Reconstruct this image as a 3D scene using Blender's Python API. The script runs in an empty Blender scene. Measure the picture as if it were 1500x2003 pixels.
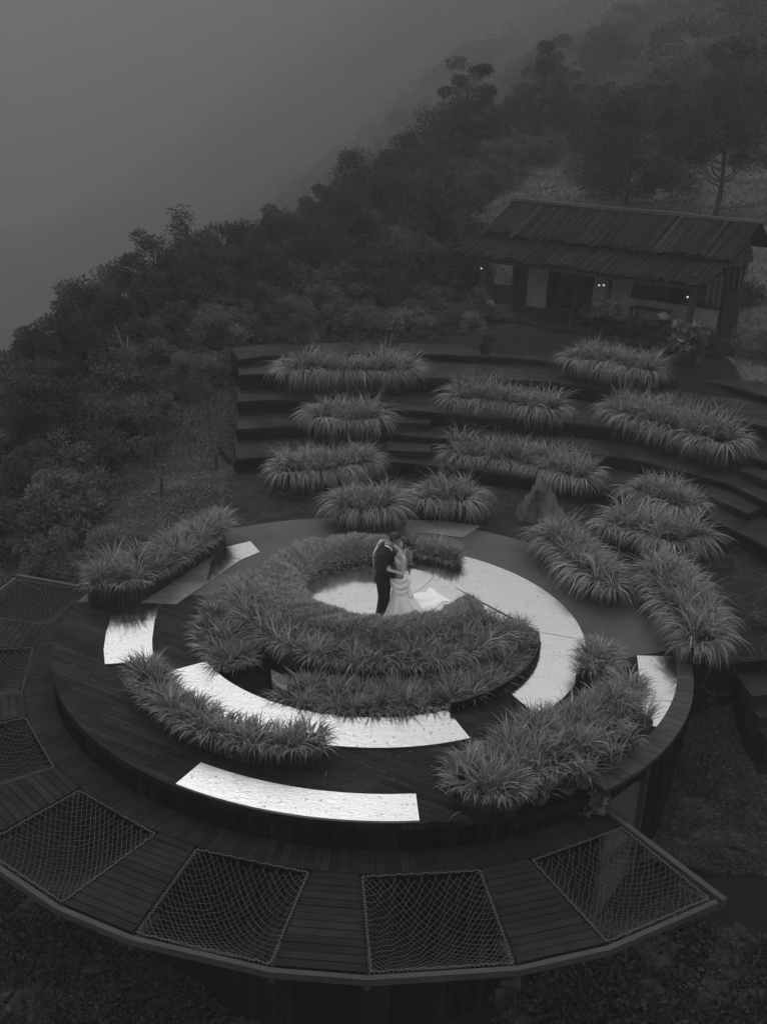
import bpy, math, random
import numpy as np
from math import radians, sin, cos, pi
RNG = np.random.default_rng(7); random.seed(7)
SC = bpy.context.scene; COL = SC.collection
# ------------------------------------------------------------ camera
FPX, PITCH, ROLL, CH = 2000.0, radians(20.9), radians(2.4), 8.7
_r = np.array([1.0, 0, 0]); _u = np.array([0, sin(PITCH), cos(PITCH)]); _f = np.array([0, cos(PITCH), -sin(PITCH)])
CR = _r * cos(ROLL) + _u * sin(ROLL); CU = -_r * sin(ROLL) + _u * cos(ROLL)
cam_d = bpy.data.cameras.new('camera'); cam = bpy.data.objects.new('camera', cam_d); COL.objects.link(cam)
from mathutils import Matrix, Vector
M = Matrix(((CR[0], CU[0], -_f[0], 0), (CR[1], CU[1], -_f[1], 0), (CR[2], CU[2], -_f[2], CH), (0, 0, 0, 1)))
cam.matrix_world = M
cam_d.sensor_fit = 'VERTICAL'; cam_d.sensor_height = 24.0; cam_d.lens = 24.0 * FPX / 2003.0
cam_d.clip_start = 0.1; cam_d.clip_end = 5000
SC.camera = cam
# ------------------------------------------------------------ light
SUN_EL, SUN_AZ = radians(52), radians(-35)      # soft overcast light from the open valley side
wd = bpy.data.worlds.new('World'); SC.world = wd; wd.use_nodes = True
nt = wd.node_tree; nt.nodes.clear()
out = nt.nodes.new('ShaderNodeOutputWorld'); bg = nt.nodes.new('ShaderNodeBackground')
sky = nt.nodes.new('ShaderNodeTexSky'); sky.sky_type = 'NISHITA'; sky.sun_disc = False
sky.sun_elevation = SUN_EL; sky.sun_rotation = SUN_AZ; sky.air_density = 1.5; sky.dust_density = 5.0
bw = nt.nodes.new('ShaderNodeRGBToBW'); ma = nt.nodes.new('ShaderNodeMath'); ma.operation = 'MULTIPLY_ADD'
ma.inputs[1].default_value = 0.35; ma.inputs[2].default_value = 7.5     # thick even cloud over the clear sky's gradient
nt.links.new(sky.outputs[0], bw.inputs[0]); nt.links.new(bw.outputs[0], ma.inputs[0])
tcw = nt.nodes.new('ShaderNodeTexCoord'); sxw = nt.nodes.new('ShaderNodeSeparateXYZ'); nt.links.new(tcw.outputs['Generated'], sxw.inputs[0])
mrw = nt.nodes.new('ShaderNodeMapRange'); mrw.inputs['From Min'].default_value = 0.0; mrw.inputs['From Max'].default_value = 1.0; mrw.inputs['To Min'].default_value = .45; mrw.inputs['To Max'].default_value = 1.75
nt.links.new(sxw.outputs[2], mrw.inputs[0]); mlw = nt.nodes.new('ShaderNodeMath'); mlw.operation = 'MULTIPLY'; nt.links.new(ma.outputs[0], mlw.inputs[0]); nt.links.new(mrw.outputs[0], mlw.inputs[1])
nt.links.new(mlw.outputs[0], bg.inputs[0]); bg.inputs[1].default_value = 0.10
nt.links.new(bg.outputs[0], out.inputs[0])
sd = bpy.data.lights.new('sun', 'SUN'); sd.energy = 0.5; sd.angle = radians(60)
sun = bpy.data.objects.new('sun', sd); COL.objects.link(sun)
# Nishita sun_rotation turns clockwise from +Y
sv = Vector((sin(SUN_AZ) * cos(SUN_EL), cos(SUN_AZ) * cos(SUN_EL), sin(SUN_EL)))
sun.rotation_euler = sv.to_track_quat('Z', 'Y').to_euler()
SC.view_settings.view_transform = 'Standard'; SC.view_settings.look = 'None'
SC.view_settings.exposure = -0.22; SC.view_settings.gamma = 1.0
SC.render.engine = 'CYCLES'
SC.cycles.use_denoising = True
SC.cycles.max_bounces = 5; SC.cycles.diffuse_bounces = 2; SC.cycles.glossy_bounces = 3
SC.cycles.volume_bounces = 1; SC.cycles.transparent_max_bounces = 6
SC.cycles.sample_clamp_indirect = 4.0
# ------------------------------------------------------------ pixel helpers (photo pixels, 1500 x 2003)
def ray(px, py):
    x = (px - 750) / FPX; y = -(py - 1001.5) / FPX
    return CR * x + CU * y + _f
def G(px, py, z=0.0):
    d = ray(px, py); return d * ((z - CH) / d[2]) + np.array([0, 0, CH])
def ZY(px, py, Y):
    d = ray(px, py); return d * (Y / d[1]) + np.array([0, 0, CH])
def proj(p):
    p = np.asarray(p, float) - np.array([0, 0, CH])
    D = p @ _f
    return 750 + FPX * (p @ CR) / D, 1001.5 - FPX * (p @ CU) / D, D
def gpoly(pts, z=0.0): return [tuple(G(a, b, z)[:2]) for a, b in pts]
def inpoly(x, y, poly):
    x = np.asarray(x, float); y = np.asarray(y, float); r = np.zeros(x.shape, bool); n = len(poly)
    for i in range(n):
        x1, y1 = poly[i]; x2, y2 = poly[(i + 1) % n]
        c = ((y1 > y) != (y2 > y)) & (x < (x2 - x1) * (y - y1) / ((y2 - y1) or 1e-9) + x1)
        r ^= c
    return r
# ------------------------------------------------------------ object helpers
def tag(o, label=None, cat=None, group=None, kind=None):
    if label: o['label'] = label
    if cat: o['category'] = cat
    if group: o['group'] = group
    if kind: o['kind'] = kind
    return o
def empty(name, loc=(0, 0, 0), rz=0):
    o = bpy.data.objects.new(name, None); COL.objects.link(o); o.location = loc; o.rotation_euler = (0, 0, rz)
    o.empty_display_size = .1
    return o
def link(name, me, parent=None, loc=None):
    o = bpy.data.objects.new(name, me); COL.objects.link(o)
    if parent: o.parent = parent
    if loc is not None: o.location = loc
    return o
def mesh_np(name, V, F, mat=None, tone=None, parent=None, smooth=False, loc=None):
    """F: int array (m,4)/(m,3) or a list of such arrays/lists"""
    V = np.asarray(V, np.float32).reshape(-1, 3)
    if isinstance(F, np.ndarray): F = [F]
    F = [np.asarray(f, np.int32) for f in F if len(f)]
    me = bpy.data.meshes.new(name)
    me.vertices.add(len(V)); me.vertices.foreach_set('co', V.ravel())
    loops = np.concatenate([f.ravel() for f in F]); sizes = np.concatenate([np.full(len(f), f.shape[1], np.int32) for f in F])
    me.loops.add(len(loops)); me.loops.foreach_set('vertex_index', loops)
    me.polygons.add(len(sizes)); me.polygons.foreach_set('loop_start', np.concatenate([[0], np.cumsum(sizes)[:-1]]).astype(np.int32))
    me.polygons.foreach_set('loop_total', sizes)
    me.polygons.foreach_set('use_smooth', np.full(len(sizes), bool(smooth)))
    if tone is not None:
        a = me.attributes.new('tone', 'FLOAT', 'POINT'); a.data.foreach_set('value', np.asarray(tone, np.float32))
    me.update(calc_edges=True); me.validate()
    if mat: me.materials.append(mat)
    return link(name, me, parent, loc)
class MB:
    def __init__(s): s.v = []; s.f = {3: [], 4: []}; s.t = []; s.n = 0; s.big = []
    def add(s, V, F, tone=1.0):
        V = np.asarray(V, float).reshape(-1, 3)
        for f in F:
            if len(f) in (3, 4): s.f[len(f)].append([i + s.n for i in f])
            else: s.big.append([i + s.n for i in f])
        s.v.append(V); s.t.append(np.full(len(V), tone) if np.isscalar(tone) else np.asarray(tone)); s.n += len(V)
    def addnp(s, V, F, tone=1.0):
        V = np.asarray(V, float).reshape(-1, 3); F = np.asarray(F)
        s.f[F.shape[1]].extend((F + s.n).tolist()); s.v.append(V)
        s.t.append(np.full(len(V), tone) if np.isscalar(tone) else np.asarray(tone)); s.n += len(V)
    def box(s, c, d, rz=0.0, tone=1.0, M3=None):
        x, y, z = d[0] / 2, d[1] / 2, d[2] / 2
        V = np.array([(-x, -y, -z), (x, -y, -z), (x, y, -z), (-x, y, -z), (-x, -y, z), (x, -y, z), (x, y, z), (-x, y, z)])
        if M3 is not None: V = V @ np.asarray(M3).T
        elif rz: V = V @ np.array([[cos(rz), sin(rz), 0], [-sin(rz), cos(rz), 0], [0, 0, 1]])
        s.add(V + np.array(c), [(0, 3, 2, 1), (4, 5, 6, 7), (0, 1, 5, 4), (1, 2, 6, 5), (2, 3, 7, 6), (3, 0, 4, 7)], tone)
    def bar(s, a, b, w, h, up=(0, 0, 1), tone=1.0):
        a = np.array(a, float); b = np.array(b, float); d = b - a; L = np.linalg.norm(d); d /= L
        up = np.array(up, float); sd_ = np.cross(up, d); sd_ /= (np.linalg.norm(sd_) or 1); u2 = np.cross(d, sd_)
        s.box((a + b) / 2, (L, w, h), M3=np.stack([d, sd_, u2], 1), tone=tone)
    def hexa(s, P8, tone=1.0):  # bottom 4 then top 4
        s.add(P8, [(0, 3, 2, 1), (4, 5, 6, 7), (0, 1, 5, 4), (1, 2, 6, 5), (2, 3, 7, 6), (3, 0, 4, 7)], tone)
    def prism(s, poly, z0, z1, tone=1.0):
        n = len(poly); V = [(x, y, z0) for x, y in poly] + [(x, y, z1) for x, y in poly]
        a = sum(poly[i][0] * poly[(i + 1) % n][1] - poly[(i + 1) % n][0] * poly[i][1] for i in range(n))
        top = list(range(n, 2 * n)); bot = list(range(n))[::-1]
        sides = [(i, (i + 1) % n, (i + 1) % n + n, i + n) for i in range(n)]
        if a < 0: top = top[::-1]; bot = bot[::-1]; sides = [q[::-1] for q in sides]
        s.add(V, [top, bot] + sides, tone)
    def tube(s, pts, r, k=6, tone=1.0, cap=True):
        pts = np.asarray(pts, float); n = len(pts); r = np.full(n, r) if np.isscalar(r) else np.asarray(r, float)
        T = np.gradient(pts, axis=0); T /= (np.linalg.norm(T, axis=1)[:, None] + 1e-12)
        ref = np.array([0, 0, 1.0]) if abs(T[0][2]) < .9 else np.array([1.0, 0, 0])
        V = []
        for i in range(n):
            a = np.cross(T[i], ref); a /= (np.linalg.norm(a) + 1e-12); b = np.cross(T[i], a); ref = -np.cross(T[i], a) * 0 + ref
            for j in range(k):
                an = 2 * pi * j / k; V.append(pts[i] + r[i] * (a * cos(an) + b * sin(an)))
        F = [(i * k + j, i * k + (j + 1) % k, (i + 1) * k + (j + 1) % k, (i + 1) * k + j) for i in range(n - 1) for j in range(k)]
        if cap: F += [tuple(range(k))[::-1], tuple(range((n - 1) * k, n * k))]
        s.add(V, F, tone)
    def build(s, name, mat, parent=None, smooth=False, loc=None):
        F = []
        if s.f[3]: F.append(np.array(s.f[3]))
        if s.f[4]: F.append(np.array(s.f[4]))
        for b in s.big: F.append(np.array([b]))
        return mesh_np(name, np.concatenate(s.v), F, mat, np.concatenate(s.t), parent, smooth, loc)
# ------------------------------------------------------------ materials (the photograph is black and white)
def mat(name, lo, hi, rough=.7, scale=3.0, detail=6, metal=0.0, bump=0.0, bscale=30.0, spec=.5, stretch=None, coat=0.0, rvar=0.0, trans=0.0, objvar=0.0, tone=True):
    m = bpy.data.materials.new(name); m.use_nodes = True; t = m.node_tree; N = t.nodes; L = t.links
    b = N['Principled BSDF']; b.inputs['Roughness'].default_value = rough; b.inputs['Metallic'].default_value = metal
    b.inputs['Specular IOR Level'].default_value = spec; b.inputs['Coat Weight'].default_value = coat
    tc = N.new('ShaderNodeTexCoord'); mp = N.new('ShaderNodeMapping'); L.new(tc.outputs['Object'], mp.inputs[0])
    if stretch: mp.inputs['Scale'].default_value = stretch
    n = N.new('ShaderNodeTexNoise'); n.inputs['Scale'].default_value = scale; n.inputs['Detail'].default_value = detail
    L.new(mp.outputs[0], n.inputs['Vector'])
    mr = N.new('ShaderNodeMapRange'); mr.inputs['From Min'].default_value = .3; mr.inputs['From Max'].default_value = .7
    mr.inputs['To Min'].default_value = lo; mr.inputs['To Max'].default_value = hi; L.new(n.outputs[0], mr.inputs[0])
    at = N.new('ShaderNodeAttribute'); at.attribute_name = 'tone'
    mu = N.new('ShaderNodeMath'); mu.operation = 'MULTIPLY'; L.new(mr.outputs[0], mu.inputs[0]); mu.inputs[1].default_value = 1.0
    if tone: L.new(at.outputs['Fac'], mu.inputs[1])
    last = mu.outputs[0]
    if objvar:
        oi = N.new('ShaderNodeObjectInfo'); m2 = N.new('ShaderNodeMapRange'); m2.inputs['To Min'].default_value = 1 - objvar; m2.inputs['To Max'].default_value = 1 + objvar
        L.new(oi.outputs['Random'], m2.inputs[0]); m3 = N.new('ShaderNodeMath'); m3.operation = 'MULTIPLY'; L.new(last, m3.inputs[0]); L.new(m2.outputs[0], m3.inputs[1]); last = m3.outputs[0]
    cc = N.new('ShaderNodeCombineColor')
    for i in range(3): L.new(last, cc.inputs[i])
    L.new(cc.outputs[0], b.inputs['Base Color'])
    if rvar:
        rr = N.new('ShaderNodeMapRange'); rr.inputs['From Min'].default_value = .35; rr.inputs['From Max'].default_value = .65
        rr.inputs['To Min'].default_value = max(0.02, rough - rvar); rr.inputs['To Max'].default_value = rough + rvar
        n3 = N.new('ShaderNodeTexNoise'); n3.inputs['Scale'].default_value = scale * .7; n3.inputs['Detail'].default_value = 4; L.new(tc.outputs['Object'], n3.inputs['Vector'])
        L.new(n3.outputs[0], rr.inputs[0]); L.new(rr.outputs[0], b.inputs['Roughness'])
    if bump:
        n2 = N.new('ShaderNodeTexNoise'); n2.inputs['Scale'].default_value = bscale; n2.inputs['Detail'].default_value = 5; L.new(mp.outputs[0], n2.inputs['Vector'])
        bp = N.new('ShaderNodeBump'); bp.inputs['Strength'].default_value = bump; bp.inputs['Distance'].default_value = .02
        L.new(n2.outputs[0], bp.inputs['Height']); L.new(bp.outputs[0], b.inputs['Normal'])
    if trans:
        b.inputs['Subsurface Weight'].default_value = 0
        tr = N.new('ShaderNodeBsdfTranslucent'); mx = N.new('ShaderNodeMixShader'); mx.inputs[0].default_value = trans
        L.new(cc.outputs[0], tr.inputs[0]); L.new(b.outputs[0], mx.inputs[1]); L.new(tr.outputs[0], mx.inputs[2])
        L.new(mx.outputs[0], N['Material Output'].inputs[0])
    m['bsdf'] = 1
    return m
def brickmat(name, lo, hi, bw_, bh, mortar, angle=0.0, rough=.5, mcol=.006, rvar=.12, msize=.004, offset=.37, spec=.5):
    m = mat(name, .8, 1.2, rough, 2.2, bump=.25, bscale=40, rvar=rvar, stretch=None, spec=spec)
    t = m.node_tree; N = t.nodes; L = t.links; b = N['Principled BSDF']
    tc = N.new('ShaderNodeTexCoord'); mp = N.new('ShaderNodeMapping'); mp.inputs['Rotation'].default_value = (0, 0, -angle)
    L.new(tc.outputs['Object'], mp.inputs[0])
    br = N.new('ShaderNodeTexBrick'); L.new(mp.outputs[0], br.inputs['Vector']); br.inputs['Scale'].default_value = 1
    br.inputs['Brick Width'].default_value = bw_; br.inputs['Row Height'].default_value = bh; br.inputs['Mortar Size'].default_value = msize
    br.inputs['Mortar Smooth'].default_value = .1; br.inputs['Bias'].default_value = 0; br.offset = offset
    br.inputs['Color1'].default_value = (lo,) * 3 + (1,); br.inputs['Color2'].default_value = (hi,) * 3 + (1,); br.inputs['Mortar'].default_value = (mcol,) * 3 + (1,)
    old = b.inputs['Base Color'].links[0].from_socket
    # grain along the board
    mp2 = N.new('ShaderNodeMapping'); mp2.inputs['Scale'].default_value = (1.5, 40, 1); L.new(mp.outputs[0], mp2.inputs[0])
    ng = N.new('ShaderNodeTexNoise'); ng.inputs['Scale'].default_value = 1.0; L.new(mp2.outputs[0], ng.inputs['Vector'])
    mg = N.new('ShaderNodeMapRange'); mg.inputs['To Min'].default_value = .6; mg.inputs['To Max'].default_value = 1.4; L.new(ng.outputs[0], mg.inputs[0])
    mm = N.new('ShaderNodeVectorMath'); mm.operation = 'MULTIPLY'; L.new(br.outputs['Color'], mm.inputs[0]); L.new(old, mm.inputs[1])
    m4 = N.new('ShaderNodeVectorMath'); m4.operation = 'SCALE'; L.new(mm.outputs[0], m4.inputs[0]); L.new(mg.outputs[0], m4.inputs['Scale'])
    L.new(m4.outputs[0], b.inputs['Base Color'])
    bp = N.new('ShaderNodeBump'); bp.inputs['Strength'].default_value = .6; bp.inputs['Distance'].default_value = .01; bp.invert = True
    L.new(br.outputs['Fac'], bp.inputs['Height']); L.new(b.inputs['Normal'].links[0].from_socket, bp.inputs['Normal']); L.new(bp.outputs[0], b.inputs['Normal'])
    return m
def stonemat(name, lo, hi, scale, mcol, rough=.35, mw=.03, spec=.5, bump=.6):
    """crazy paving: voronoi cells with joints"""
    m = mat(name, .8, 1.2, rough, 4, bump=.35, bscale=14, rvar=.12, spec=spec)
    t = m.node_tree; N = t.nodes; L = t.links; b = N['Principled BSDF']
    tc = N.new('ShaderNodeTexCoord'); v = N.new('ShaderNodeTexVoronoi'); v.feature = 'DISTANCE_TO_EDGE'; v.inputs['Scale'].default_value = scale
    v2 = N.new('ShaderNodeTexVoronoi'); v2.inputs['Scale'].default_value = scale
    nz = N.new('ShaderNodeTexNoise'); nz.inputs['Scale'].default_value = 3; mxv = N.new('ShaderNodeVectorMath'); mxv.operation = 'MULTIPLY_ADD'
    L.new(tc.outputs['Object'], nz.inputs['Vector']); L.new(nz.outputs['Color'], mxv.inputs[0]); mxv.inputs[1].default_value = (.25, .25, .25); L.new(tc.outputs['Object'], mxv.inputs[2])
    L.new(mxv.outputs[0], v.inputs['Vector']); L.new(mxv.outputs[0], v2.inputs['Vector'])
    st = N.new('ShaderNodeMapRange'); st.inputs['From Min'].default_value = mw * .5; st.inputs['From Max'].default_value = mw; L.new(v.outputs['Distance'], st.inputs[0])
    bwn = N.new('ShaderNodeRGBToBW'); L.new(v2.outputs['Color'], bwn.inputs[0])
    cr = N.new('ShaderNodeMapRange'); cr.inputs['To Min'].default_value = lo; cr.inputs['To Max'].default_value = hi; L.new(bwn.outputs[0], cr.inputs[0])
    mx = N.new('ShaderNodeMix'); mx.data_type = 'FLOAT'; L.new(st.outputs[0], mx.inputs[0]); mx.inputs[2].default_value = mcol; L.new(cr.outputs[0], mx.inputs[3])
    old = b.inputs['Base Color'].links[0].from_socket
    m4 = N.new('ShaderNodeVectorMath'); m4.operation = 'SCALE'; L.new(old, m4.inputs[0]); L.new(mx.outputs[0], m4.inputs['Scale'])
    L.new(m4.outputs[0], b.inputs['Base Color'])
    bp = N.new('ShaderNodeBump'); bp.inputs['Strength'].default_value = bump; bp.inputs['Distance'].default_value = .015
    L.new(st.outputs[0], bp.inputs['Height']); L.new(b.inputs['Normal'].links[0].from_socket, bp.inputs['Normal']); L.new(bp.outputs[0], b.inputs['Normal'])
    return m
def mirrormat(name, amp=.25, seed=0.0, rough=.10, fs=1.0):
    m = mat(name, .86, .9, rough, 1.5, metal=1.0, rvar=.04)
    t = m.node_tree; N = t.nodes; L = t.links; b = N['Principled BSDF']
    tc = N.new('ShaderNodeTexCoord'); mp = N.new('ShaderNodeMapping'); mp.inputs['Location'].default_value = (seed, seed * 2, 0); mp.inputs['Scale'].default_value = (1.2, 2.0, 1)
    L.new(tc.outputs['Object'], mp.inputs[0])
    n = N.new('ShaderNodeTexNoise'); n.inputs['Scale'].default_value = 2.2 * fs; n.inputs['Detail'].default_value = 3 + 2 * (fs > 1); n.inputs['Distortion'].default_value = 1.2; L.new(mp.outputs[0], n.inputs['Vector'])
    v = N.new('ShaderNodeTexNoise'); v.noise_type = 'RIDGED_MULTIFRACTAL'; v.inputs['Scale'].default_value = 3.2 * fs; v.inputs['Detail'].default_value = 2; L.new(mp.outputs[0], v.inputs['Vector'])
    v.inputs['Distortion'].default_value = .8
    ad = N.new('ShaderNodeMath'); ad.operation = 'MULTIPLY_ADD'; L.new(v.outputs[0], ad.inputs[0]); ad.inputs[1].default_value = .12; L.new(n.outputs[0], ad.inputs[2])
    bp = N.new('ShaderNodeBump'); bp.inputs['Strength'].default_value = amp; bp.inputs['Distance'].default_value = .05
    L.new(ad.outputs[0], bp.inputs['Height']); L.new(bp.outputs[0], b.inputs['Normal'])
    # fallen bits and grime
    g = N.new('ShaderNodeTexNoise'); g.inputs['Scale'].default_value = 9; g.inputs['Detail'].default_value = 8; L.new(mp.outputs[0], g.inputs['Vector'])
    gr = N.new('ShaderNodeMapRange'); gr.inputs['From Min'].default_value = .66; gr.inputs['From Max'].default_value = .72; gr.inputs['To Min'].default_value = 1.0; gr.inputs['To Max'].default_value = .35
    L.new(g.outputs[0], gr.inputs[0]); old = b.inputs['Base Color'].links[0].from_socket
    m4 = N.new('ShaderNodeVectorMath'); m4.operation = 'SCALE'; L.new(old, m4.inputs[0]); L.new(gr.outputs[0], m4.inputs['Scale']); L.new(m4.outputs[0], b.inputs['Base Color'])
    return m
MT = dict(
    soil=mat('wet_soil', .006, .014, .9, 5, bump=.6, bscale=20, spec=.1),
    ground=mat('hill_ground', .006, .015, .95, .35, bump=1.0, bscale=5, spec=.1),
    lawn=mat('lawn', .085, .125, .9, 1.5, bump=1.0, bscale=8, spec=.15),
    concrete=mat('wet_concrete', .030, .060, .42, .9, bump=.12, bscale=60, rvar=.14, spec=.35),
    leaf=mat('long_leaf', .125, .195, .38, 6, spec=.5, trans=.25),
    fine=mat('fine_leaf', .30, .38, .5, 6, spec=.35, trans=.25),
    shrub=mat('shrub_leaf', .06, .10, .5, .6, spec=.35, trans=.2, objvar=.35),
    tree=mat('tree_leaf', .028, .052, .6, .6, spec=.2, trans=.2, objvar=.2),
    cover=mat('cover_leaf', .04, .07, .5, 1.2, spec=.3, trans=.15),
    bark=mat('bark', .02, .045, .9, 8, bump=.8, bscale=25, stretch=(3, 3, .6)),
    log=mat('stained_log', .007, .015, .8, 12, bump=.5, bscale=40, stretch=(4, 4, .5)),
    clad=mat('dark_cladding', .003, .007, .85, 5, bump=.4, bscale=30, stretch=(6, 6, .4), spec=.06),
    plank=mat('deck_plank', .006, .013, .7, 4, bump=.35, bscale=35, rvar=.1, spec=.12),
    coping=mat('coping_plank', .015, .028, .65, 6, bump=.4, bscale=35),
    beam=mat('beam_wood', .018, .036, .7, 3, bump=.3, bscale=30, stretch=(1, 1, 3)),
    rope=mat('net_rope', .035, .06, .85, 30, bump=.3, bscale=200),
    borderrope=mat('edge_rope', .05, .09, .85, 30, bump=.3, bscale=200),
    roof=mat('roof_slab_wood', .003, .014, .9, 3, bump=.7, bscale=25, stretch=(4, 4, 4), spec=.15),
    plaster=mat('lime_plaster', .20, .27, .85, 2.5, bump=.2, bscale=30),
    darkwood=mat('dark_timber', .012, .024, .7, 4, bump=.4, bscale=30, stretch=(4, 4, 1)),
    void=mat('dark_glass_and_void', .006, .008, .15, 2, spec=.5),
    paleglass=mat('pale_glass', .07, .09, .25, .8, spec=.6),  # even pale base colour across the whole pane
    terrace=mat('wet_terrace', .005, .022, .58, 1.4, bump=.4, bscale=18, rvar=.2, spec=.10),
    riser=mat('terrace_riser', .003, .008, .95, 2.0, bump=.6, bscale=14, spec=.05),
    pot=mat('clay_pot', .03, .05, .8, 8, bump=.3, bscale=40),
    rockdark=mat('dark_rock', .006, .016, .95, 2.2, detail=9, bump=1.0, bscale=6, spec=.1),
    pale=mat('pale_leaf', .10, .15, .5, 1, spec=.3, trans=.2),
    greysheet=mat('grey_sheet', .09, .17, .28, 1.6, bump=.1, bscale=12, rvar=.1),
    rock=mat('rough_rock', .03, .11, .85, 2.2, detail=9, bump=1.0, bscale=9),
    white=mat('white_cloth', .5, .6, .7, 5, bump=.3, bscale=20),
    skin=mat('skin', .34, .40, .5, 12, spec=.4, tone=False),
    gskin=mat('tan_skin', .20, .25, .5, 12, spec=.4, tone=False),
    hair=mat('black_hair', .006, .012, .4, 40, bump=.5, bscale=120, tone=False),
    suit=mat('black_suit', .010, .015, .75, 20, bump=.15, bscale=150, spec=.3, tone=False),
    shoe=mat('shoe_leather', .015, .02, .3, 20, tone=False),
    dress=mat('satin_dress', .82, .88, .42, 3, bump=.10, bscale=14, spec=.4, tone=False),
    lace=mat('lace_bodice', .5, .68, .6, 60, bump=.4, bscale=120, tone=False),
    shirt=mat('white_shirt', .75, .8, .7, 20, tone=False),
)
MT['deck'] = brickmat('deck_boards', .0045, .018, 1.5, .105, .004, angle=0, rough=.65, mcol=.001, msize=.007, spec=.10)
MT['paving'] = stonemat('stone_paving', .004, .011, 1.5, .035, rough=.6, mw=.02, spec=.10)
MT['path'] = stonemat('path_stone', .012, .02, 1.0, .04, rough=.6, mw=.03, spec=.2)
MT['rubble'] = stonemat('rubble_wall', .05, .08, 3.0, .13, rough=.8, mw=.08)
MIR = [mirrormat('mirror_sheet_%s' % n, a, s, r, q) for n, a, s, r, q in (('calm', .03, 0.3, .12, 1), ('ripple', .06, 4.1, .16, 1.5), ('crumple', .17, 8.7, .38, 4))]
# ------------------------------------------------------------ layout constants
DC = np.array([-.13, 16.78]); DR = 5.60          # deck circle
KC = np.array([-.213, 16.815])                    # centre of the inner rings
MC = np.array([.05, 17.96]); MR = 1.57            # mirror floor under the couple
NZ = -.42                                         # net deck level
def pol(c, r, a): return (c[0] + r * cos(radians(a)), c[1] + r * sin(radians(a)))
def arc(c, r, a0, a1, n=24): return [pol(c, r, a0 + (a1 - a0) * i / n) for i in range(n + 1)]
def angof(p, c): return math.degrees(math.atan2(p[1] - c[1], p[0] - c[0]))
def ga0(px, py): return angof(G(px, py)[:2], KC)
# ------------------------------------------------------------ terrain
CT = []
def cp(px, py, Y): CT.append(tuple(ZY(px, py, Y)))
def cw(x, y, z): CT.append((x, y, z))
# round the podium
for c in [(-9, 12, -3.6), (-6.5, 9, -4.0), (-4, 7, -4.3), (0, 5, -5.2), (0, 9, -4.6), (3.5, 9.2, -3.4), (5, 11, -2.7), (5.2, 13, -2.15), (6.2, 13, -2.0), (7, 15, -1.5), (6.2, 15.8, -1.05), (8.5, 15.5, -1.0), (10, 12, -1.6), (8, 9, -2.6), (4, 5, -4.2),
          (-8.3, 16, -2.2), (-7.7, 19, -1.6), (-11, 19, -1.2), (-12, 14, -4), (-6.5, 20.5, -.55), (-5.6, 21.5, -.15), (-5.3, 22.5, -.1), (-5.4, 24.5, -.1), (-6.2, 23, -.5), (0, 16, -2.5), (3, 16, -2.2), (-3, 16, -2.5), (0, 20, -1), (3, 22, -.5), (-3, 23, -.5), (8, 20, -.5), (10, 17.6, -.5), (6.5, 18, -.5), (12, 20, .0), (14, 16, -.3),
          (0, 25, -.2), (-4, 26, -.2), (6, 25, -.2), (0, 30, .5), (5, 30, .8), (10, 26, .6), (12, 28, 1.2), (-5.5, 30.5, .5)]: cw(*c)
# left bank and slope
for c in [(-6.6, 26, -.8), (-7.2, 29.5, .3), (-9, 25, -1.0), (-11, 28, -1.4), (-8.5, 33, .6), (-14, 24, -3.5), (-16, 32, -4), (-20, 20, -8), (-26, 30, -14), (-13, 37, -2.0), (-22, 42, -12), (-5, 35, 1.5), (-1, 34, 1.75), (3.5, 34, 1.9), (6, 33, 1.9), (9, 31, 1.9), (12, 31, 2.0), (13, 33, 2.3)]: cw(*c)
# cabin yard and the hill behind
for c in [(4, 38, 2.2), (8, 36, 2.2), (10, 34.5, 2.2), (6, 40.5, 2.3), (12, 37, 2.4), (9, 40, 2.6), (1, 38, 1.7)]: cw(*c)
for c in [(955, 470, 43.5), (1000, 395, 50), (1100, 345, 56), (1130, 300, 62), (1300, 380, 50), (1390, 405, 48.5), (1490, 440, 44), (1490, 300, 62), (1300, 250, 70), (1480, 620, 36.5), (1450, 700, 32.5), (860, 560, 41), (800, 480, 50), (700, 480, 52), (600, 540, 46), (480, 560, 43), (300, 640, 36), (200, 720, 31.5), (60, 800, 27),
          (700, 400, 62), (560, 450, 54), (880, 330, 60), (1050, 290, 66), (1000, 225, 120), (1150, 190, 112), (1300, 120, 112), (1450, 50, 115), (1490, 150, 90), (1240, 240, 74)]: cp(*c)
# valley and the far slope that the fog swallows
for c in [(400, 430, 240), (150, 570, 240), (0, 660, 240), (640, 250, 270), (820, 180, 210), (900, 90, 185), (1080, 60, 175), (1250, -60, 200), (950, 170, 140), (0, 470, 380), (300, 270, 380), (600, 60, 360), (900, -100, 300), (0, 100, 480), (400, -60, 480), (800, -250, 480), (1500, -250, 280), (0, -250, 620), (800, -420, 620), (1500, -500, 500)]: cp(*c)
for c in [(-25, 70, -22), (-45, 100, -45), (-20, 130, -30), (-60, 40, -32), (-80, 10, -38), (-30, 0, -16), (0, -20, -12), (30, 0, -5), (30, 30, 4), (40, 60, 12), (60, 20, 8), (70, 100, 26), (120, 250, 70), (-150, 200, -45), (-120, 60, -45), (200, 600, 110), (-250, 620, 85), (0, 660, 100), (150, 0, 20), (-250, 300, 10), (-250, 0, -30)]: cw(*c)
CT = np.array(CT)
def _kern(r2): return np.sqrt(r2 + 2.0)
_A = _kern(((CT[:, None, :2] - CT[None, :, :2]) ** 2).sum(-1)); NCT = len(CT)
_Q = np.zeros((NCT + 3, NCT + 3)); _Q[:NCT, :NCT] = _A + np.eye(NCT) * -.05; _Q[:NCT, NCT] = 1; _Q[:NCT, NCT + 1:] = CT[:, :2]; _Q[NCT:, :NCT] = _Q[:NCT, NCT:].T
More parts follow.
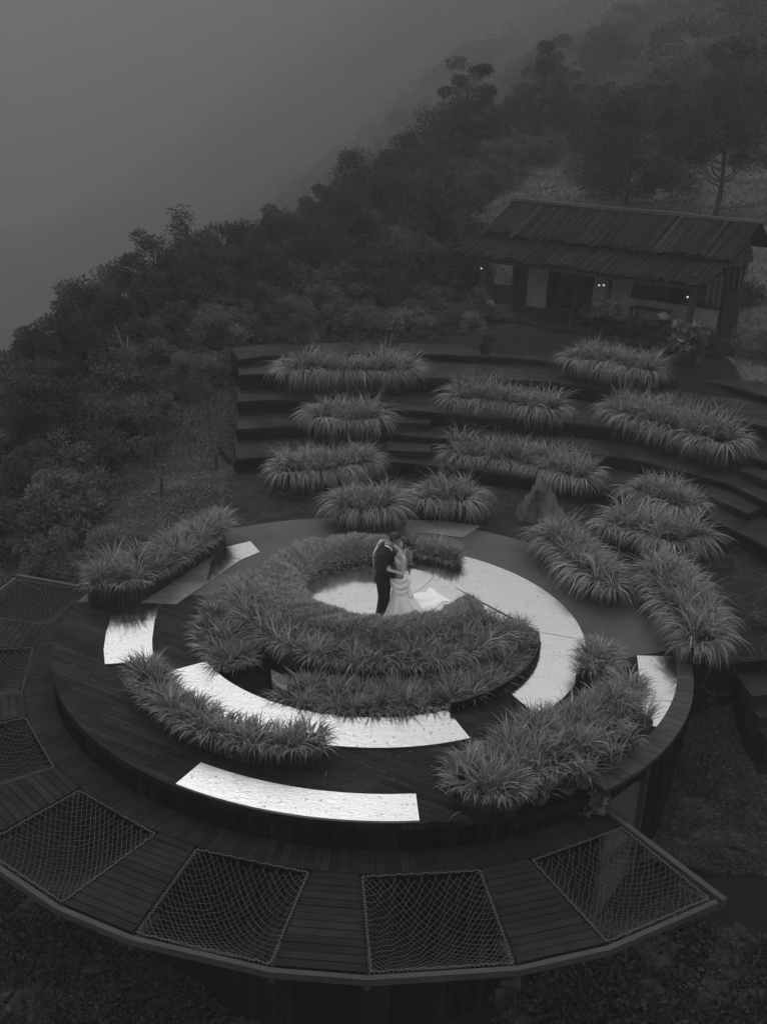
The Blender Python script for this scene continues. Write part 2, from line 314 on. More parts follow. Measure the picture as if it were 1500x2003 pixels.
_W = np.linalg.solve(_Q, np.concatenate([CT[:, 2], [0, 0, 0]]))
def hraw(x, y):
    x = np.asarray(x, float); y = np.asarray(y, float); sh = x.shape; x = x.ravel(); y = y.ravel()
    o = np.empty(len(x))
    for i in range(0, len(x), 4000):
        r2 = (x[i:i + 4000, None] - CT[:, 0]) ** 2 + (y[i:i + 4000, None] - CT[:, 1]) ** 2
        o[i:i + 4000] = _kern(r2) @ _W[:NCT] + _W[NCT] + _W[NCT + 1] * x[i:i + 4000] + _W[NCT + 2] * y[i:i + 4000]
    return o.reshape(sh)
def hgt(x, y):
    z = hraw(x, y); x = np.asarray(x, float); y = np.asarray(y, float)
    far = np.clip((np.hypot(x, y - 18) - 30) / 60, 0, 1)
    z = z + far * (.7 * np.sin(x * .11 + 1.3 * np.sin(y * .05)) * np.cos(y * .083) + .8 * np.sin(x * .31 + y * .23))
    near = np.clip(1 - far, 0, 1)
    return z + near * (.06 * np.sin(x * 1.7 + 2 * np.sin(y * .6)) + .05 * np.sin(y * 2.3 + x * .4))
def grid_axis(c, lo, hi, n, k):
    t = np.linspace(-1, 1, n); s = np.sinh(k * t) / math.sinh(k)
    return np.where(s < 0, c + (c - lo) * s, c + (hi - c) * s)
gx = grid_axis(0, -260, 260, 230, 4.6); gy = grid_axis(24, -26, 690, 300, 4.6)
GX, GY = np.meshgrid(gx, gy); GZ = hgt(GX, GY)
nx, ny = len(gx), len(gy); idx = np.arange(nx * ny).reshape(ny, nx)
TF = np.stack([idx[:-1, :-1], idx[:-1, 1:], idx[1:, 1:], idx[1:, :-1]], -1).reshape(-1, 4)
# the lawn is the same sheet with a paler cover: its own material by face
LAWN_PX = [(880, 500), (900, 455), (955, 400), (1010, 345), (1065, 300), (1125, 280), (1240, 250), (1330, 265), (1500, 240), (1560, 500), (1560, 760), (1440, 760), (1420, 560), (1000, 560)]
ter = mesh_np('hillside', np.stack([GX, GY, GZ], -1).reshape(-1, 3), TF, MT['ground'], np.ones(nx * ny), smooth=True)
tag(ter, kind='structure'); ter.data.materials.append(MT['lawn'])
fc = np.stack([GX, GY, GZ], -1).reshape(-1, 3)[TF].mean(1); qx, qy, qd = proj(fc)
lawnf = inpoly(qx, qy, LAWN_PX) & (qd > 30) & (qd < 90)
ter.data.polygons.foreach_set('material_index', lawnf.astype(np.int32))
def hit(px, py, tmax=400):
    d = ray(px, py); d = d / np.linalg.norm(d); ts = np.concatenate([np.arange(5, 80, .4), np.arange(80, tmax, 2.0)])
    P_ = d[None] * ts[:, None] + np.array([0, 0, CH]); dz = P_[:, 2] - hgt(P_[:, 0], P_[:, 1])
    k = np.argmax(dz < 0)
    if dz[k] >= 0: return None
    return P_[k]
# ------------------------------------------------------------ vegetation builders
def blades(roots, az, L, w, lean, curl, S=5, tone=None, pw=1.4):
    n = len(roots); t = np.linspace(0, 1, S + 1)
    phi = lean[:, None] + curl[:, None] * t[None] ** pw
    ds = L[:, None] / S
    hr = np.concatenate([np.zeros((n, 1)), np.cumsum(np.sin((phi[:, 1:] + phi[:, :-1]) / 2) * ds, 1)], 1)
    hz = np.concatenate([np.zeros((n, 1)), np.cumsum(np.cos((phi[:, 1:] + phi[:, :-1]) / 2) * ds, 1)], 1)
    wav = RNG.normal(0, .12, (n, 1)) * t[None] ** 2 * L[:, None]
    ca, sa = np.cos(az)[:, None], np.sin(az)[:, None]
    X = roots[:, 0:1] + hr * ca - wav * sa; Y = roots[:, 1:2] + hr * sa + wav * ca; Zz = roots[:, 2:3] + hz
    prof = (.55 + .45 * np.sin(np.pi * np.minimum(t * 1.3, 1) ** .8)) * (1 - t ** 3) + .03
    hw = w[:, None] * .5 * prof[None]
    tw = RNG.uniform(-.6, .6, (n, 1))
    sx, sy, sz = -sa * np.cos(tw), ca * np.cos(tw), np.sin(tw) * np.ones_like(ca)
    A = np.stack([X - sx * hw, Y - sy * hw, Zz - sz * hw], -1); B = np.stack([X + sx * hw, Y + sy * hw, Zz + sz * hw], -1)
    V = np.stack([A, B], 2).reshape(-1, 3)
    base = (np.arange(n) * (S + 1) * 2)[:, None] + (np.arange(S) * 2)[None]
    F = np.stack([base, base + 1, base + 3, base + 2], -1).reshape(-1, 4)
    if tone is None: tone = RNG.uniform(.55, 1.45, n)
    T = np.repeat(tone, (S + 1) * 2)
    return V, F, T
def leaves(P_, D, L, w, tone=None):
    """rhombic leaves at P_ pointing along D"""
    n = len(P_); D = D / (np.linalg.norm(D, axis=1)[:, None] + 1e-9)
    s = np.cross(D, RNG.normal(size=(n, 3))); s /= (np.linalg.norm(s, axis=1)[:, None] + 1e-9)
    L = np.broadcast_to(L, (n,))[:, None]; w = np.broadcast_to(w, (n,))[:, None]
    a = P_; b = P_ + D * L * .45 + s * w * .5; c = P_ + D * L; d = P_ + D * L * .45 - s * w * .5
    c = c + np.array([0, 0, -.12]) * L
    V = np.stack([a, b, c, d], 1).reshape(-1, 3); F = np.arange(4 * n).reshape(n, 4)
    if tone is None: tone = RNG.uniform(.6, 1.4, n)
    return V, F, np.repeat(tone, 4)
def clump_blades(P0, z, n_bl, L, w, spread=.06, out=None):
    """P0: (k,2) clump centres; out: optional outward azimuths"""
    k = len(P0); n = k * n_bl; ci = np.repeat(np.arange(k), n_bl)
    r = RNG.uniform(0, spread, n) ** .8; a = RNG.uniform(0, 2 * pi, n)
    zz = np.broadcast_to(z, (k,))[ci]
    roots = np.stack([P0[ci, 0] + r * np.cos(a), P0[ci, 1] + r * np.sin(a), zz], -1)
    big = RNG.uniform(.75, 1.2, k)[ci]
    return blades(roots, a + RNG.normal(0, .5, n), RNG.uniform(.55, 1.1, n) * L * big, RNG.uniform(.7, 1.2, n) * w, RNG.uniform(.05, .6, n), RNG.uniform(.5, 2.3, n), 5, np.clip(RNG.normal(1, .22, n) * RNG.uniform(.8, 1.2, k)[ci], .4, 1.7))
def fillpoly(poly, sp, jit=.35, edge=None):
    P_ = np.array(poly); x0, y0 = P_.min(0); x1, y1 = P_.max(0)
    X, Y = np.meshgrid(np.arange(x0, x1 + sp, sp), np.arange(y0, y1 + sp, sp)); X = X + RNG.uniform(-jit, jit, X.shape) * sp; Y = Y + RNG.uniform(-jit, jit, Y.shape) * sp
    m = inpoly(X, Y, poly); return np.stack([X[m], Y[m]], -1)
def ribbon(center, width):
    c = np.array(center, float); t = np.gradient(c, axis=0); t /= np.linalg.norm(t, axis=1)[:, None]; nrm = np.stack([-t[:, 1], t[:, 0]], -1)
    w = np.broadcast_to(width, (len(c),))[:, None] / 2
    return [tuple(p) for p in c + nrm * w] + [tuple(p) for p in (c - nrm * w)[::-1]]
def resample(poly, step, closed=True):
    P_ = np.array(poly + [poly[0]] if closed else poly, float); d = np.linalg.norm(np.diff(P_, axis=0), axis=1); s = np.concatenate([[0], np.cumsum(d)])
    n = max(2, int(s[-1] / step)); q = np.linspace(0, s[-1], n, endpoint=not closed)
    return np.stack([np.interp(q, s, P_[:, 0]), np.interp(q, s, P_[:, 1])], -1)
def shrinkpoly(poly, k):
    P_ = np.array(poly); n = len(P_); a = np.roll(P_, 1, 0); b = np.roll(P_, -1, 0); t = b - a; t /= (np.linalg.norm(t, axis=1)[:, None] + 1e-9)
    nr = np.stack([-t[:, 1], t[:, 0]], -1)
    ar = sum(P_[i][0] * P_[(i + 1) % n][1] - P_[(i + 1) % n][0] * P_[i][1] for i in range(n))
    return [tuple(p) for p in P_ + nr * k * (1 if ar > 0 else -1)]
def planter(label, poly, z, h=.42, L=.85, sp=.24, nb=34, w=.026, logs=True, group='log edged planters of long leaved grass', hang=.42, spiky=False):
    """log palisade box, soil and the long-leaved foliage"""
    c = np.mean(np.array(poly), 0)
    t = empty('planter', (c[0], c[1], z)); tag(t, label, 'planter', group)
    loc = [(x - c[0], y - c[1]) for x, y in poly]
    if logs:
        lg = MB()
        for (x, y) in resample(loc, .085):
            hh = h * random.uniform(.9, 1.06); lg.tube([(x, y, 0.0), (x, y, hh)], .043 * random.uniform(.9, 1.1), 7, random.uniform(.6, 1.5))
        lg.build('log_edging', MT['log'], t, smooth=False)
    so = MB(); so.prism(shrinkpoly(loc, .03), .0, h - .06); so.build('soil', MT['soil'], t)
    pts = fillpoly(shrinkpoly(loc, .05), sp * (1.35 if spiky else 1.1)); pts = pts[RNG.random(len(pts)) > .05]; nb = int(nb * (1.9 if spiky else 1.25)); w = w * .85
    k = len(pts); n = k * nb; ci = np.repeat(np.arange(k), nb); r = RNG.uniform(0, .07, n); a = RNG.uniform(0, 2 * pi, n)
    hv = np.clip(RNG.normal(1, .22, k) * (1 + .2 * np.sin(pts[:, 0] * 3.1 + c[0]) * np.cos(pts[:, 1] * 2.7)), .55, 1.4)[ci]; tv = RNG.uniform(.72, 1.28, k)[ci]
    tn = np.clip(RNG.normal(1, .3, n) * tv, .3, 1.9); tn[RNG.random(n) < .05] = 2.5
    roots = np.stack([pts[ci, 0] + r * np.cos(a), pts[ci, 1] + r * np.sin(a), np.full(n, h - .06)], -1)
    V, F, T = blades(roots, a + RNG.normal(0, .5, n), RNG.uniform(.55, 1.05, n) * L * hv * .92, RNG.uniform(.7, 1.2, n) * w, RNG.uniform(.03, .8 if spiky else .65, n), RNG.uniform(.35 if spiky else .6, 1.9 if spiky else 2.4, n), 6, tn)
    NR_B = 22 if spiky else 32; rim = resample(shrinkpoly(loc, .03), sp * .8); k = len(rim); n = k * NR_B; ci = np.repeat(np.arange(k), NR_B)
    tt = np.roll(rim, -1, 0) - np.roll(rim, 1, 0); ar = np.sum(rim[:, 0] * np.roll(rim[:, 1], -1) - np.roll(rim[:, 0], -1) * rim[:, 1]); az = np.arctan2(-tt[:, 0], tt[:, 1]) if ar > 0 else np.arctan2(tt[:, 0], -tt[:, 1])
    roots = np.stack([rim[ci, 0] + RNG.normal(0, .05, n), rim[ci, 1] + RNG.normal(0, .05, n), np.full(n, h - .05)], -1)
    tv = RNG.uniform(.7, 1.3, k)[ci]; hv = RNG.uniform(.65, 1.15, k)[ci]; tn = np.clip(RNG.normal(1, .3, n) * tv, .3, 1.9); tn[RNG.random(n) < .04] = 2.3
    V2, F2, T2 = blades(roots, az[ci] + RNG.normal(0, .5, n), RNG.uniform(.6, 1.05, n) * max(L * .85, h + hang) * hv, RNG.uniform(.7, 1.2, n) * w, RNG.uniform(.05, .45, n), RNG.uniform(1.2, 2.4, n) if spiky else RNG.uniform(2.1, 2.9, n), 8, tn, 1.0 if spiky else .5)
    o = mesh_np('foliage', np.concatenate([V, V2]), np.concatenate([F, F2 + len(V)]), MT['leaf'], np.concatenate([T, T2]), t); o['kind'] = 'stuff'
    return t
# ------------------------------------------------------------ plaza, podium, deck
pz = MB()
plaza_px = [(160, 1182), (440, 1060), (466, 925), (600, 915), (800, 925), (1000, 945), (1200, 985), (1370, 1040), (1500, 1105), (1640, 1190), (1640, 1284), (1500, 1290), (1365, 1302)]
pl = gpoly(plaza_px)
pz_poly = [pol(DC, DR - .1, 178), (-6.0, 18.6), (-5.6, 20.6), tuple(G(440, 1010)[:2]), tuple(G(440, 960)[:2]), tuple(G(462, 915)[:2]), (-4.7, 27.5), (0, 28.5), (6, 27.5), (10.5, 23), (13.5, 19), (12.5, 16.2)] + [tuple(G(1500, 1290)[:2]), tuple(G(1365, 1302)[:2]), pol(DC, DR - .1, -8)] + arc(DC, DR - .1, 0, 170, 30)
pz.prism(pz_poly, -1.35, -.012); plaza = pz.build('plaza_paving', MT['paving']); tag(plaza, kind='structure')
# pavilion (round podium)
pav = empty('round_pavilion', (DC[0], DC[1], 0)); tag(pav, 'round podium clad in dark boards with a raised timber deck on top', 'pavilion')
def loc2(poly): return [(x - DC[0], y - DC[1]) for x, y in poly]
A_STEP0, A_STEP1 = -68.0, -53.0
def deckpoly(r):
    p = []
    p += arc(DC, r, A_STEP1, 360 + A_STEP0 - 0, 160)
    p += [pol(DC, r - .75, A_STEP0), pol(DC, r - .72, -60), pol(DC, r - .7, A_STEP1)]
    return p
dk = MB()
def ringstrip(b, inner, outer, z0, z1, closed=True):
    n = len(inner); V = [(x, y, z1) for x, y in outer] + [(x, y, z1) for x, y in inner] + [(x, y, z0) for x, y in outer] + [(x, y, z0) for x, y in inner]; F = []
    for i in range(n if closed else n - 1):
        j = (i + 1) % n; F += [(i, j, n + j, n + i), (2 * n + j, 2 * n + i, 3 * n + i, 3 * n + j), (i, 2 * n + i, 2 * n + j, j), (n + j, 3 * n + j, 3 * n + i, n + i)]
    if not closed: F += [(0, n, 3 * n, 2 * n), (n - 1, 3 * n - 1, 4 * n - 1, 2 * n - 1)]
    b.add(V, F)
def outer_r(a):
    a = (a + 180) % 360 - 180; return DR - .75 if A_STEP0 < a < A_STEP1 else DR
aas = sorted(set([i * 1.5 - 180 for i in range(240)] + [A_STEP0 - .01, A_STEP0 + .01, A_STEP1 - .01, A_STEP1 + .01]))
ringstrip(dk, loc2([pol(KC, 3.10, a) for a in aas]), loc2([pol(DC, outer_r(a), a) for a in aas]), -.10, 0.0)
ISL = arc(KC, 3.098, 6, 122, 40) + arc(MC, 2.08, 150, 335, 40)
dk.prism(loc2(ISL), -.42, -.001)
ddir = G(199, 1357) - G(145, 1336); DANG = math.atan2(ddir[1], ddir[0])
MT['deck'].node_tree.nodes  # boards run along DANG
for nd in MT['deck'].node_tree.nodes:
    if nd.type == 'MAPPING' and abs(nd.inputs['Rotation'].default_value[2]) < 1e-6 and nd.outputs[0].links and any(l.to_node.type == 'TEX_BRICK' for l in nd.outputs[0].links): nd.inputs['Rotation'].default_value = (0, 0, -DANG)
dk.build('deck_floor', MT['deck'], pav)
ld = MB(); ld.prism(loc2(arc(DC, DR, A_STEP0, A_STEP1 - 1.5, 12) + arc(DC, DR - .8, A_STEP1 - 1.5, A_STEP0, 12)), -.26, -.19); ld.build('lower_ledge', MT['deck'], pav)
# cladding: vertical boards; upper skirt and lower wall
cl = MB(); N_B = 300
def wallz(a):
    a = (a + 180) % 360 - 180
    return a
WIN0, WIN1 = -50.5, -39.5
for i in range(N_B):
    a = -180 + 360.0 * i / N_B; da = 360.0 / N_B * .46
    aa = (a + 180) % 360 - 180
    top = -.012
    if A_STEP0 < aa < A_STEP1: top = -.195
    rr = DR - .035 + random.uniform(-.008, .008)
    if 5 < aa < 172: continue
    bot = -4.6
    if WIN0 < aa < WIN1: bot = -.42 - random.uniform(0, .1)
    p = [pol((0, 0), rr - .03, a - da), pol((0, 0), rr, a - da), pol((0, 0), rr, a + da), pol((0, 0), rr - .03, a + da)]
    cl.prism(p, bot, top, random.choice([.5, .7, .9, 1.0, 1.2, 1.6, 2.1]) * random.uniform(.8, 1.2))
co = MB(); co.prism(arc((0, 0), DR - .09, -176, 176, 90), -4.6, -.11); co.build('core_wall', MT['riser'], pav)
cl.build('cladding', MT['clad'], pav)
# step side wall
sw = MB(); p0 = pol((0, 0), DR - .02, A_STEP0); p1 = pol((0, 0), DR - .78, A_STEP0)
sw.bar((p0[0], p0[1], -.1), (p1[0], p1[1], -.1), .05, .18); a0 = pol((0, 0), DR - .76, A_STEP0)
for k in range(12):
    a, b = A_STEP0 + (A_STEP1 - A_STEP0) * k / 12, A_STEP0 + (A_STEP1 - A_STEP0) * (k + 1) / 12
    p0 = pol((0, 0), DR - .72, a); p1 = pol((0, 0), DR - .72, b); sw.bar((*p0, -.1), (*p1, -.1), .03, .18)
sw.build('step_riser', MT['clad'], pav)
# coping of short boards on the right
cpm = MB(); nb = 26
for k in range(nb):
    a0, a1 = -54 + (50.0) * k / nb, -54 + (50.0) * (k + 1) / nb - .12
    r0, r1 = DR - .20 + .05 * (k / nb) , DR + .20 - .12 * (k / nb)
    cpm.prism([pol((0, 0), r0, a0), pol((0, 0), r1, a0), pol((0, 0), r1, a1), pol((0, 0), r0, a1)], -.03, .035 + random.uniform(-.004, .004), random.uniform(.6, 1.4))
cpm.build('coping', MT['coping'], pav)
# tall window in the lower wall
wn = MB(); wn.prism(arc((0, 0), DR - .10, WIN0 + .4, WIN1 - .4, 6) + arc((0, 0), DR - .07, WIN1 - .4, WIN0 + .4, 6), -2.75, -.35); wo = wn.build('window', MT['paleglass'], pav)
fr = MB()
for a in (WIN0 + .2, WIN1 - .2): q = pol((0, 0), DR - .03, a); fr.box((q[0], q[1], -1.6), (.10, .07, 2.6), radians(a))
for z_, h_ in ((-1.62, .12), (-2.8, .1)):
    a_ = arc((0, 0), DR - .04, WIN0, WIN1, 6)
    for i in range(6): fr.bar((*a_[i], z_), (*a_[i + 1], z_), .08, h_)
fr.build('window_frame', MT['beam'], wo)
# concrete ring walk
cpoly = arc(DC, DR - .02, 170, -3, 60) + [tuple(G(1245, 1285)[:2]), tuple(G(1250, 1400)[:2]), tuple(G(1150, 1400)[:2]), tuple(G(1000, 1340)[:2]), tuple(G(800, 1240)[:2]), tuple(G(500, 1180)[:2]), tuple(G(395, 1150)[:2]), tuple(G(352, 1184)[:2])]
cpoly = [pol(DC, DR - .02, 174.4)] + cpoly
MIR.append(mirrormat('dull_sheet', .02, 2.2, .5)); MIR[3].node_tree.nodes['Principled BSDF'].inputs['Metallic'].default_value = .55
cn = MB(); NCW = 90
a_in0, a_in1 = ga0(388, 1152), ga0(1062, 1338)
ao = np.linspace(174.4, -3, NCW); ai = np.linspace(a_in0, a_in1, NCW)
ringstrip(cn, [pol(KC, 3.10, a) for a in ai], [pol(DC, DR - .02, a) for a in ao], -.05, .004, closed=False)
cn.prism(arc(KC, 3.099, 6, 122, 40) + arc(MC, 1.9, 150, 335, 40), -.05, .003)
walk = cn.build('concrete_walk', MT['concrete']); tag(walk, kind='structure')
# ------------------------------------------------------------ mirror sheets
MPOLY = []
def mirror(label, poly, z0, z1, m, name='mirror_sheet', seams=()):
    MPOLY.append((poly, z1)); c = np.mean(np.array(poly), 0); b = MB(); b.prism([(x - c[0], y - c[1]) for x, y in poly], 0, z1 - z0)
    o = b.build(name, m, None, loc=(c[0], c[1], z0)); tag(o, label, 'mirror sheet', 'mirror sheets laid on the deck')
    for (p, q) in seams:
        sm = MB(); p = np.array(p) - c; q = np.array(q) - c; d = (q - p) / np.linalg.norm(q - p)
        sm.bar((*(p + d * .01), z1 - z0 + .0015), (*(q - d * .01), z1 - z0 + .0015), .005, .003); sm.build('seam', MT['clad'], o)
    return o
def ga(px, py, c=KC): return angof(G(px, py)[:2], c)
# left outer sheet
a_t = ga(235, 1180, DC); 
ob = [tuple(G(x, y)[:2]) for x, y in [(233.5, 1179), (217.6, 1211), (208.6, 1239), (203.6, 1273), (206, 1302), (249, 1299), (300, 1296), (298, 1255), (303, 1216), (308, 1200), (317, 1185)]]
mirror('white mirror sheet on the left of the deck beside the grass', ob, .006, .03, MIR[0])
# bottom sheet at the deck's front edge
a0, a1 = angof(G(340, 1541)[:2], DC), angof(G(820, 1610)[:2], DC)
b0, b1 = angof(G(392, 1497)[:2], DC), angof(G(812, 1554)[:2], DC)
r_i = np.hypot(*(np.array(G(475, 1522)[:2]) - DC))
mirror('crinkled white mirror sheet along the front edge of the deck', arc(DC, DR - .015, a0, a1, 20) + arc(DC, r_i, b1, b0, 20), .006, .04, MIR[2])
# inner ring front
k0, k1 = ga(403, 1297), ga(875, 1393); j0, j1 = ga(367, 1309), ga(914, 1442)
seam_a = ga(600, 1430)
mirror('curved white mirror sheet in front of the round plant bed', arc(KC, 3.10, k0, k1, 30) + arc(KC, 3.92, j1, j0, 30), .006, .035, MIR[1])
# right ring
e0, e1 = ga(898, 1088), ga(1045, 1400)
ring = arc(KC, 3.97, e0, e1, 40) + arc(KC, 3.16, e1 + 4, 5, 20) + [tuple(G(1055, 1240)[:2]), tuple(G(940, 1205)[:2]), tuple(G(890, 1180)[:2]), tuple(G(850, 1130)[:2]), tuple(G(800, 1105)[:2])]
mirror('large white mirror sheet curving round the right of the couple', ring, .006, .03, MIR[1], seams=[(pol(KC, 3.2, 0.5), pol(KC, 3.95, -3))])
# the floor under the couple
mirror('round mirror floor the couple stand on', arc(MC, MR, 0, 360, 60)[:-1], .006, .06, MIR[0], seams=[(tuple(G(785, 1190)[:2]), tuple(G(850, 1133)[:2])), (tuple(G(779, 1125)[:2]), tuple(G(800, 1118)[:2]))])
# strip at the top left: a bright end and a dull littered part
stA = [tuple(G(x, y)[:2]) for x, y in [(490, 1061), (432, 1075), (415, 1100), (405, 1144), (430, 1125), (470, 1098), (508, 1082)]]
mirror('bright end of the left strip beside the grass planter', stA, .006, .03, MIR[0])
stB = [tuple(G(x, y)[:2]) for x, y in [(430, 1076), (380, 1100), (330, 1135), (283, 1173), (276, 1181), (346, 1184), (362, 1172), (395, 1150), (403, 1145), (413, 1100)]]
mirror('dull littered wet sheet along the left grass planter', stB, .006, .026, MT['greysheet'], seams=[(tuple(G(330, 1140)[:2]), tuple(G(372, 1164)[:2]))])
# right sheet by the coping
rs = [tuple(G(x, y)[:2]) for x, y in [(1245, 1285), (1325, 1287), (1331, 1311), (1332, 1333), (1331, 1367), (1320, 1396), (1302, 1429), (1267, 1421), (1240, 1412), (1248, 1385), (1252, 1350), (1248, 1316)]]
mirror('white mirror sheet between the grass and the coping on the right', rs, .006, .03, MIR[0], seams=[(tuple(G(1254, 1374)[:2]), tuple(G(1331, 1374)[:2]))])
ts = [tuple(G(x, y)[:2]) for x, y in [(797, 1019), (870, 1021), (938, 1031), (905, 1054), (850, 1046), (790, 1042)]]
mirror('small mirror sheet with a painted grey reflection behind the couple by the back planter', ts, .006, .028, MT['greysheet'])  # grey base colour stands in for the dark reflection in this mirror
# ------------------------------------------------------------ net deck
nd = empty('net_deck', (DC[0], DC[1], NZ)); tag(nd, 'fan of timber walkways running out from the podium between the nets', 'deck')
CEN = [-60.5, -82.2, -103.4, -124.3, -146.0, -168.2, -191.5, -212]
RI, RO = 6.08, 7.72
HI, HO = 7.6, 6.5
def P0(r, a): return pol((0, 0), r, a)
# inner ring of short boards
ir = MB(); a = -51.5
while a > -207:
    w_ = random.uniform(.9, 1.3); q = [P0(DR + .0, a), P0(RI - .02, a), P0(RI - .02, a - w_ + .06), P0(DR + .0, a - w_ + .06)]
    ir.prism(q, -.05, 0 + random.uniform(-.003, .003), random.uniform(.55, 1.3)); a -= w_
ir.build('inner_boards', MT['plank'], nd)
NETS = ['diamond mesh net at the right end of the net deck above the window', 'sagging rope net at the bottom centre right', 'sagging rope net at the bottom centre left', 'large sagging rope net at the lower left', 'rope net cut by the left edge, lowest of three', 'rope net cut by the left edge, middle of three', 'rope net at the far left beside the hillside bushes']
for i, c in enumerate(CEN[:7]):
    c2 = CEN[i + 1]
    # walkway between net i and net i+1
    if i < 6:
        wk = MB(); nbd = 13
        A0, A1 = np.array(P0(RI, c - HI - .15)), np.array(P0(RI, c2 + HI + .15)); B0, B1 = np.array(P0(RO, c - HO - .15)), np.array(P0(RO, c2 + HO + .15))
        for k in range(nbd):
            s0, s1 = k / nbd, (k + 1) / nbd - .008
            p = [A0 + (B0 - A0) * s0, A1 + (B1 - A1) * s0, A1 + (B1 - A1) * s1, A0 + (B0 - A0) * s1]
            wk.prism([tuple(v) for v in p], -.04, random.uniform(-.003, .003), random.uniform(.75, 1.5))
        wk.bar((*A0, -.08), (*B0, -.08), .05, .10, tone=.5); wk.bar((*A1, -.08), (*B1, -.08), .05, .10, tone=.5)
        wk.build('walkway', MT['plank'], nd)
    # outer beams
    for (x0, x1) in (((c + HO, c - HO)), ((c - HO, c2 + HO))) if i < 6 else ((c + HO, c - HO),):
        bm = MB(); p, q = P0(RO + .07, x0), P0(RO + .07, x1); bm.bar((*p, -.045), (*q, -.045), .07, .095, tone=random.uniform(.9, 1.1))
        bm.build('edge_beam', MT['beam'], nd)
    for x0 in ((c + HO, c - HO)):
        bk = MB(); p = P0(RO + .07, x0); p2 = P0(RO - .5, x0); bk.bar((*p, -.12), (*p2, -.22), .06, .14); bk.build('bracket', MT['darkwood'], nd)
    # the net: a thing that hangs in the opening
    cor = [np.array(P0(RI + .03, c + HI - .3)), np.array(P0(RI + .03, c - HI + .3)), np.array(P0(RO - .03, c - HO + .25)), np.array(P0(RO - .03, c + HO - .25))]
    nm = empty('rope_net', (DC[0], DC[1], NZ)); tag(nm, NETS[i], 'rope net', 'rope nets in the net deck')
    sag = random.uniform(.38, .5)
    def pt(s, t, sag=sag, cor=cor):
        p = cor[0] * (1 - s) * (1 - t) + cor[1] * s * (1 - t) + cor[2] * s * t + cor[3] * (1 - s) * t
        return (p[0], p[1], -.01 - sag * (max(0, sin(pi * s)) * max(0, sin(pi * t))) ** .75)
    ms = MB(); K = 17
    for sg in (1, -1):
        for k in range(-K + 1, K) if sg < 0 else range(1, 2 * K):
            pts = []
            for u in np.linspace(0, 1, 26):
                s_ = u
                t_ = (k / K - s_) if sg > 0 else (s_ - k / K)
                if -.0001 <= t_ <= 1.0001:
                    # irregular, pulled hemp mesh
                    j = .006 * sin(40 * s_ + k)
                    x_, y_, z_ = pt(min(1, max(0, s_ + j)), min(1, max(0, t_ - j))); pts.append((x_, y_, z_))
            if len(pts) > 1: ms.tube(pts, .0045, 4, random.uniform(.7, 1.25), cap=False)
    ms.build('mesh_ropes', MT['rope'], nm)
    br = MB()
    ring_ = [pt(0, 0), pt(1, 0), pt(1, 1), pt(0, 1), pt(0, 0)]
    for k in range(4):
        p, q = np.array(ring_[k]), np.array(ring_[k + 1]); n = 30
        pts = [p + (q - p) * (j / n) + np.array([0, 0, .012 * sin(j * 1.9)]) for j in range(n + 1)]
        br.tube(pts, .007, 5)
        for j in range(0, n): # lashings
            d = (q - p) / n; m_ = p + d * (j + .5); o_ = np.array([-d[1], d[0], 0]); o_ /= np.linalg.norm(o_)
            br.bar(m_ - o_ * .03 + d * .2, m_ + o_ * .02 - d * .2, .007, .007)
    br.build('border_rope', MT['borderrope'], nm)
# end beams
for a_, lab in ((-60.5 + HO + .7, 0), (-191.5 - HO - .7, 1)):
    eb = MB(); p, q = P0(DR + .05, a_ + (1.1 if lab == 0 else -1.1)), P0(RO + .12, a_ - (0 if lab == 0 else 0)); eb.bar((*p, -.04), (*q, -.04), .09, .12); eb.build('end_beam', MT['beam'], nd)
hk = MB(); hk.tube([(*P0(RO + .1, -75.7), -.12), (*P0(RO + .12, -75.7), -.2), (*P0(RO + .1, -75.9), -.26)], .008, 5); hk.build('hanging_ring', MT['rope'], nd)
# ------------------------------------------------------------ amphitheatre
am = empty('stone_amphitheatre', (0, 26, 0)); tag(am, 'curved stone terraces stepping up from the plaza to the cabin', 'amphitheatre')
TZ = [.34, .69, 1.09, 1.55, 1.78]
fronts = [
 [(462, 898), (522, 893), (600, 891), (700, 897), (800, 906), (950, 921), (1100, 943), (1240, 966), (1366, 1001), (1500, 1069), (1640, 1150)],
 [(464, 839), (600, 831), (700, 838), (800, 853), (950, 862), (1110, 880), (1250, 900), (1424, 945), (1495, 980), (1640, 1055)],
 [(466, 785), (540, 781), (700, 788), (800, 802), (950, 815), (1120, 826), (1300, 850), (1444, 887), (1500, 904), (1640, 955)],
 [(468, 733), (530, 730), (700, 735), (880, 740), (1000, 742), (1090, 747), (1200, 762), (1326, 786), (1386, 804), (1500, 835), (1640, 878)],
 [(468, 703), (530, 694), (700, 690), (860, 692), (1000, 700), (1150, 712), (1300, 730), (1416, 753), (1500, 775), (1640, 812)]]
backs = []
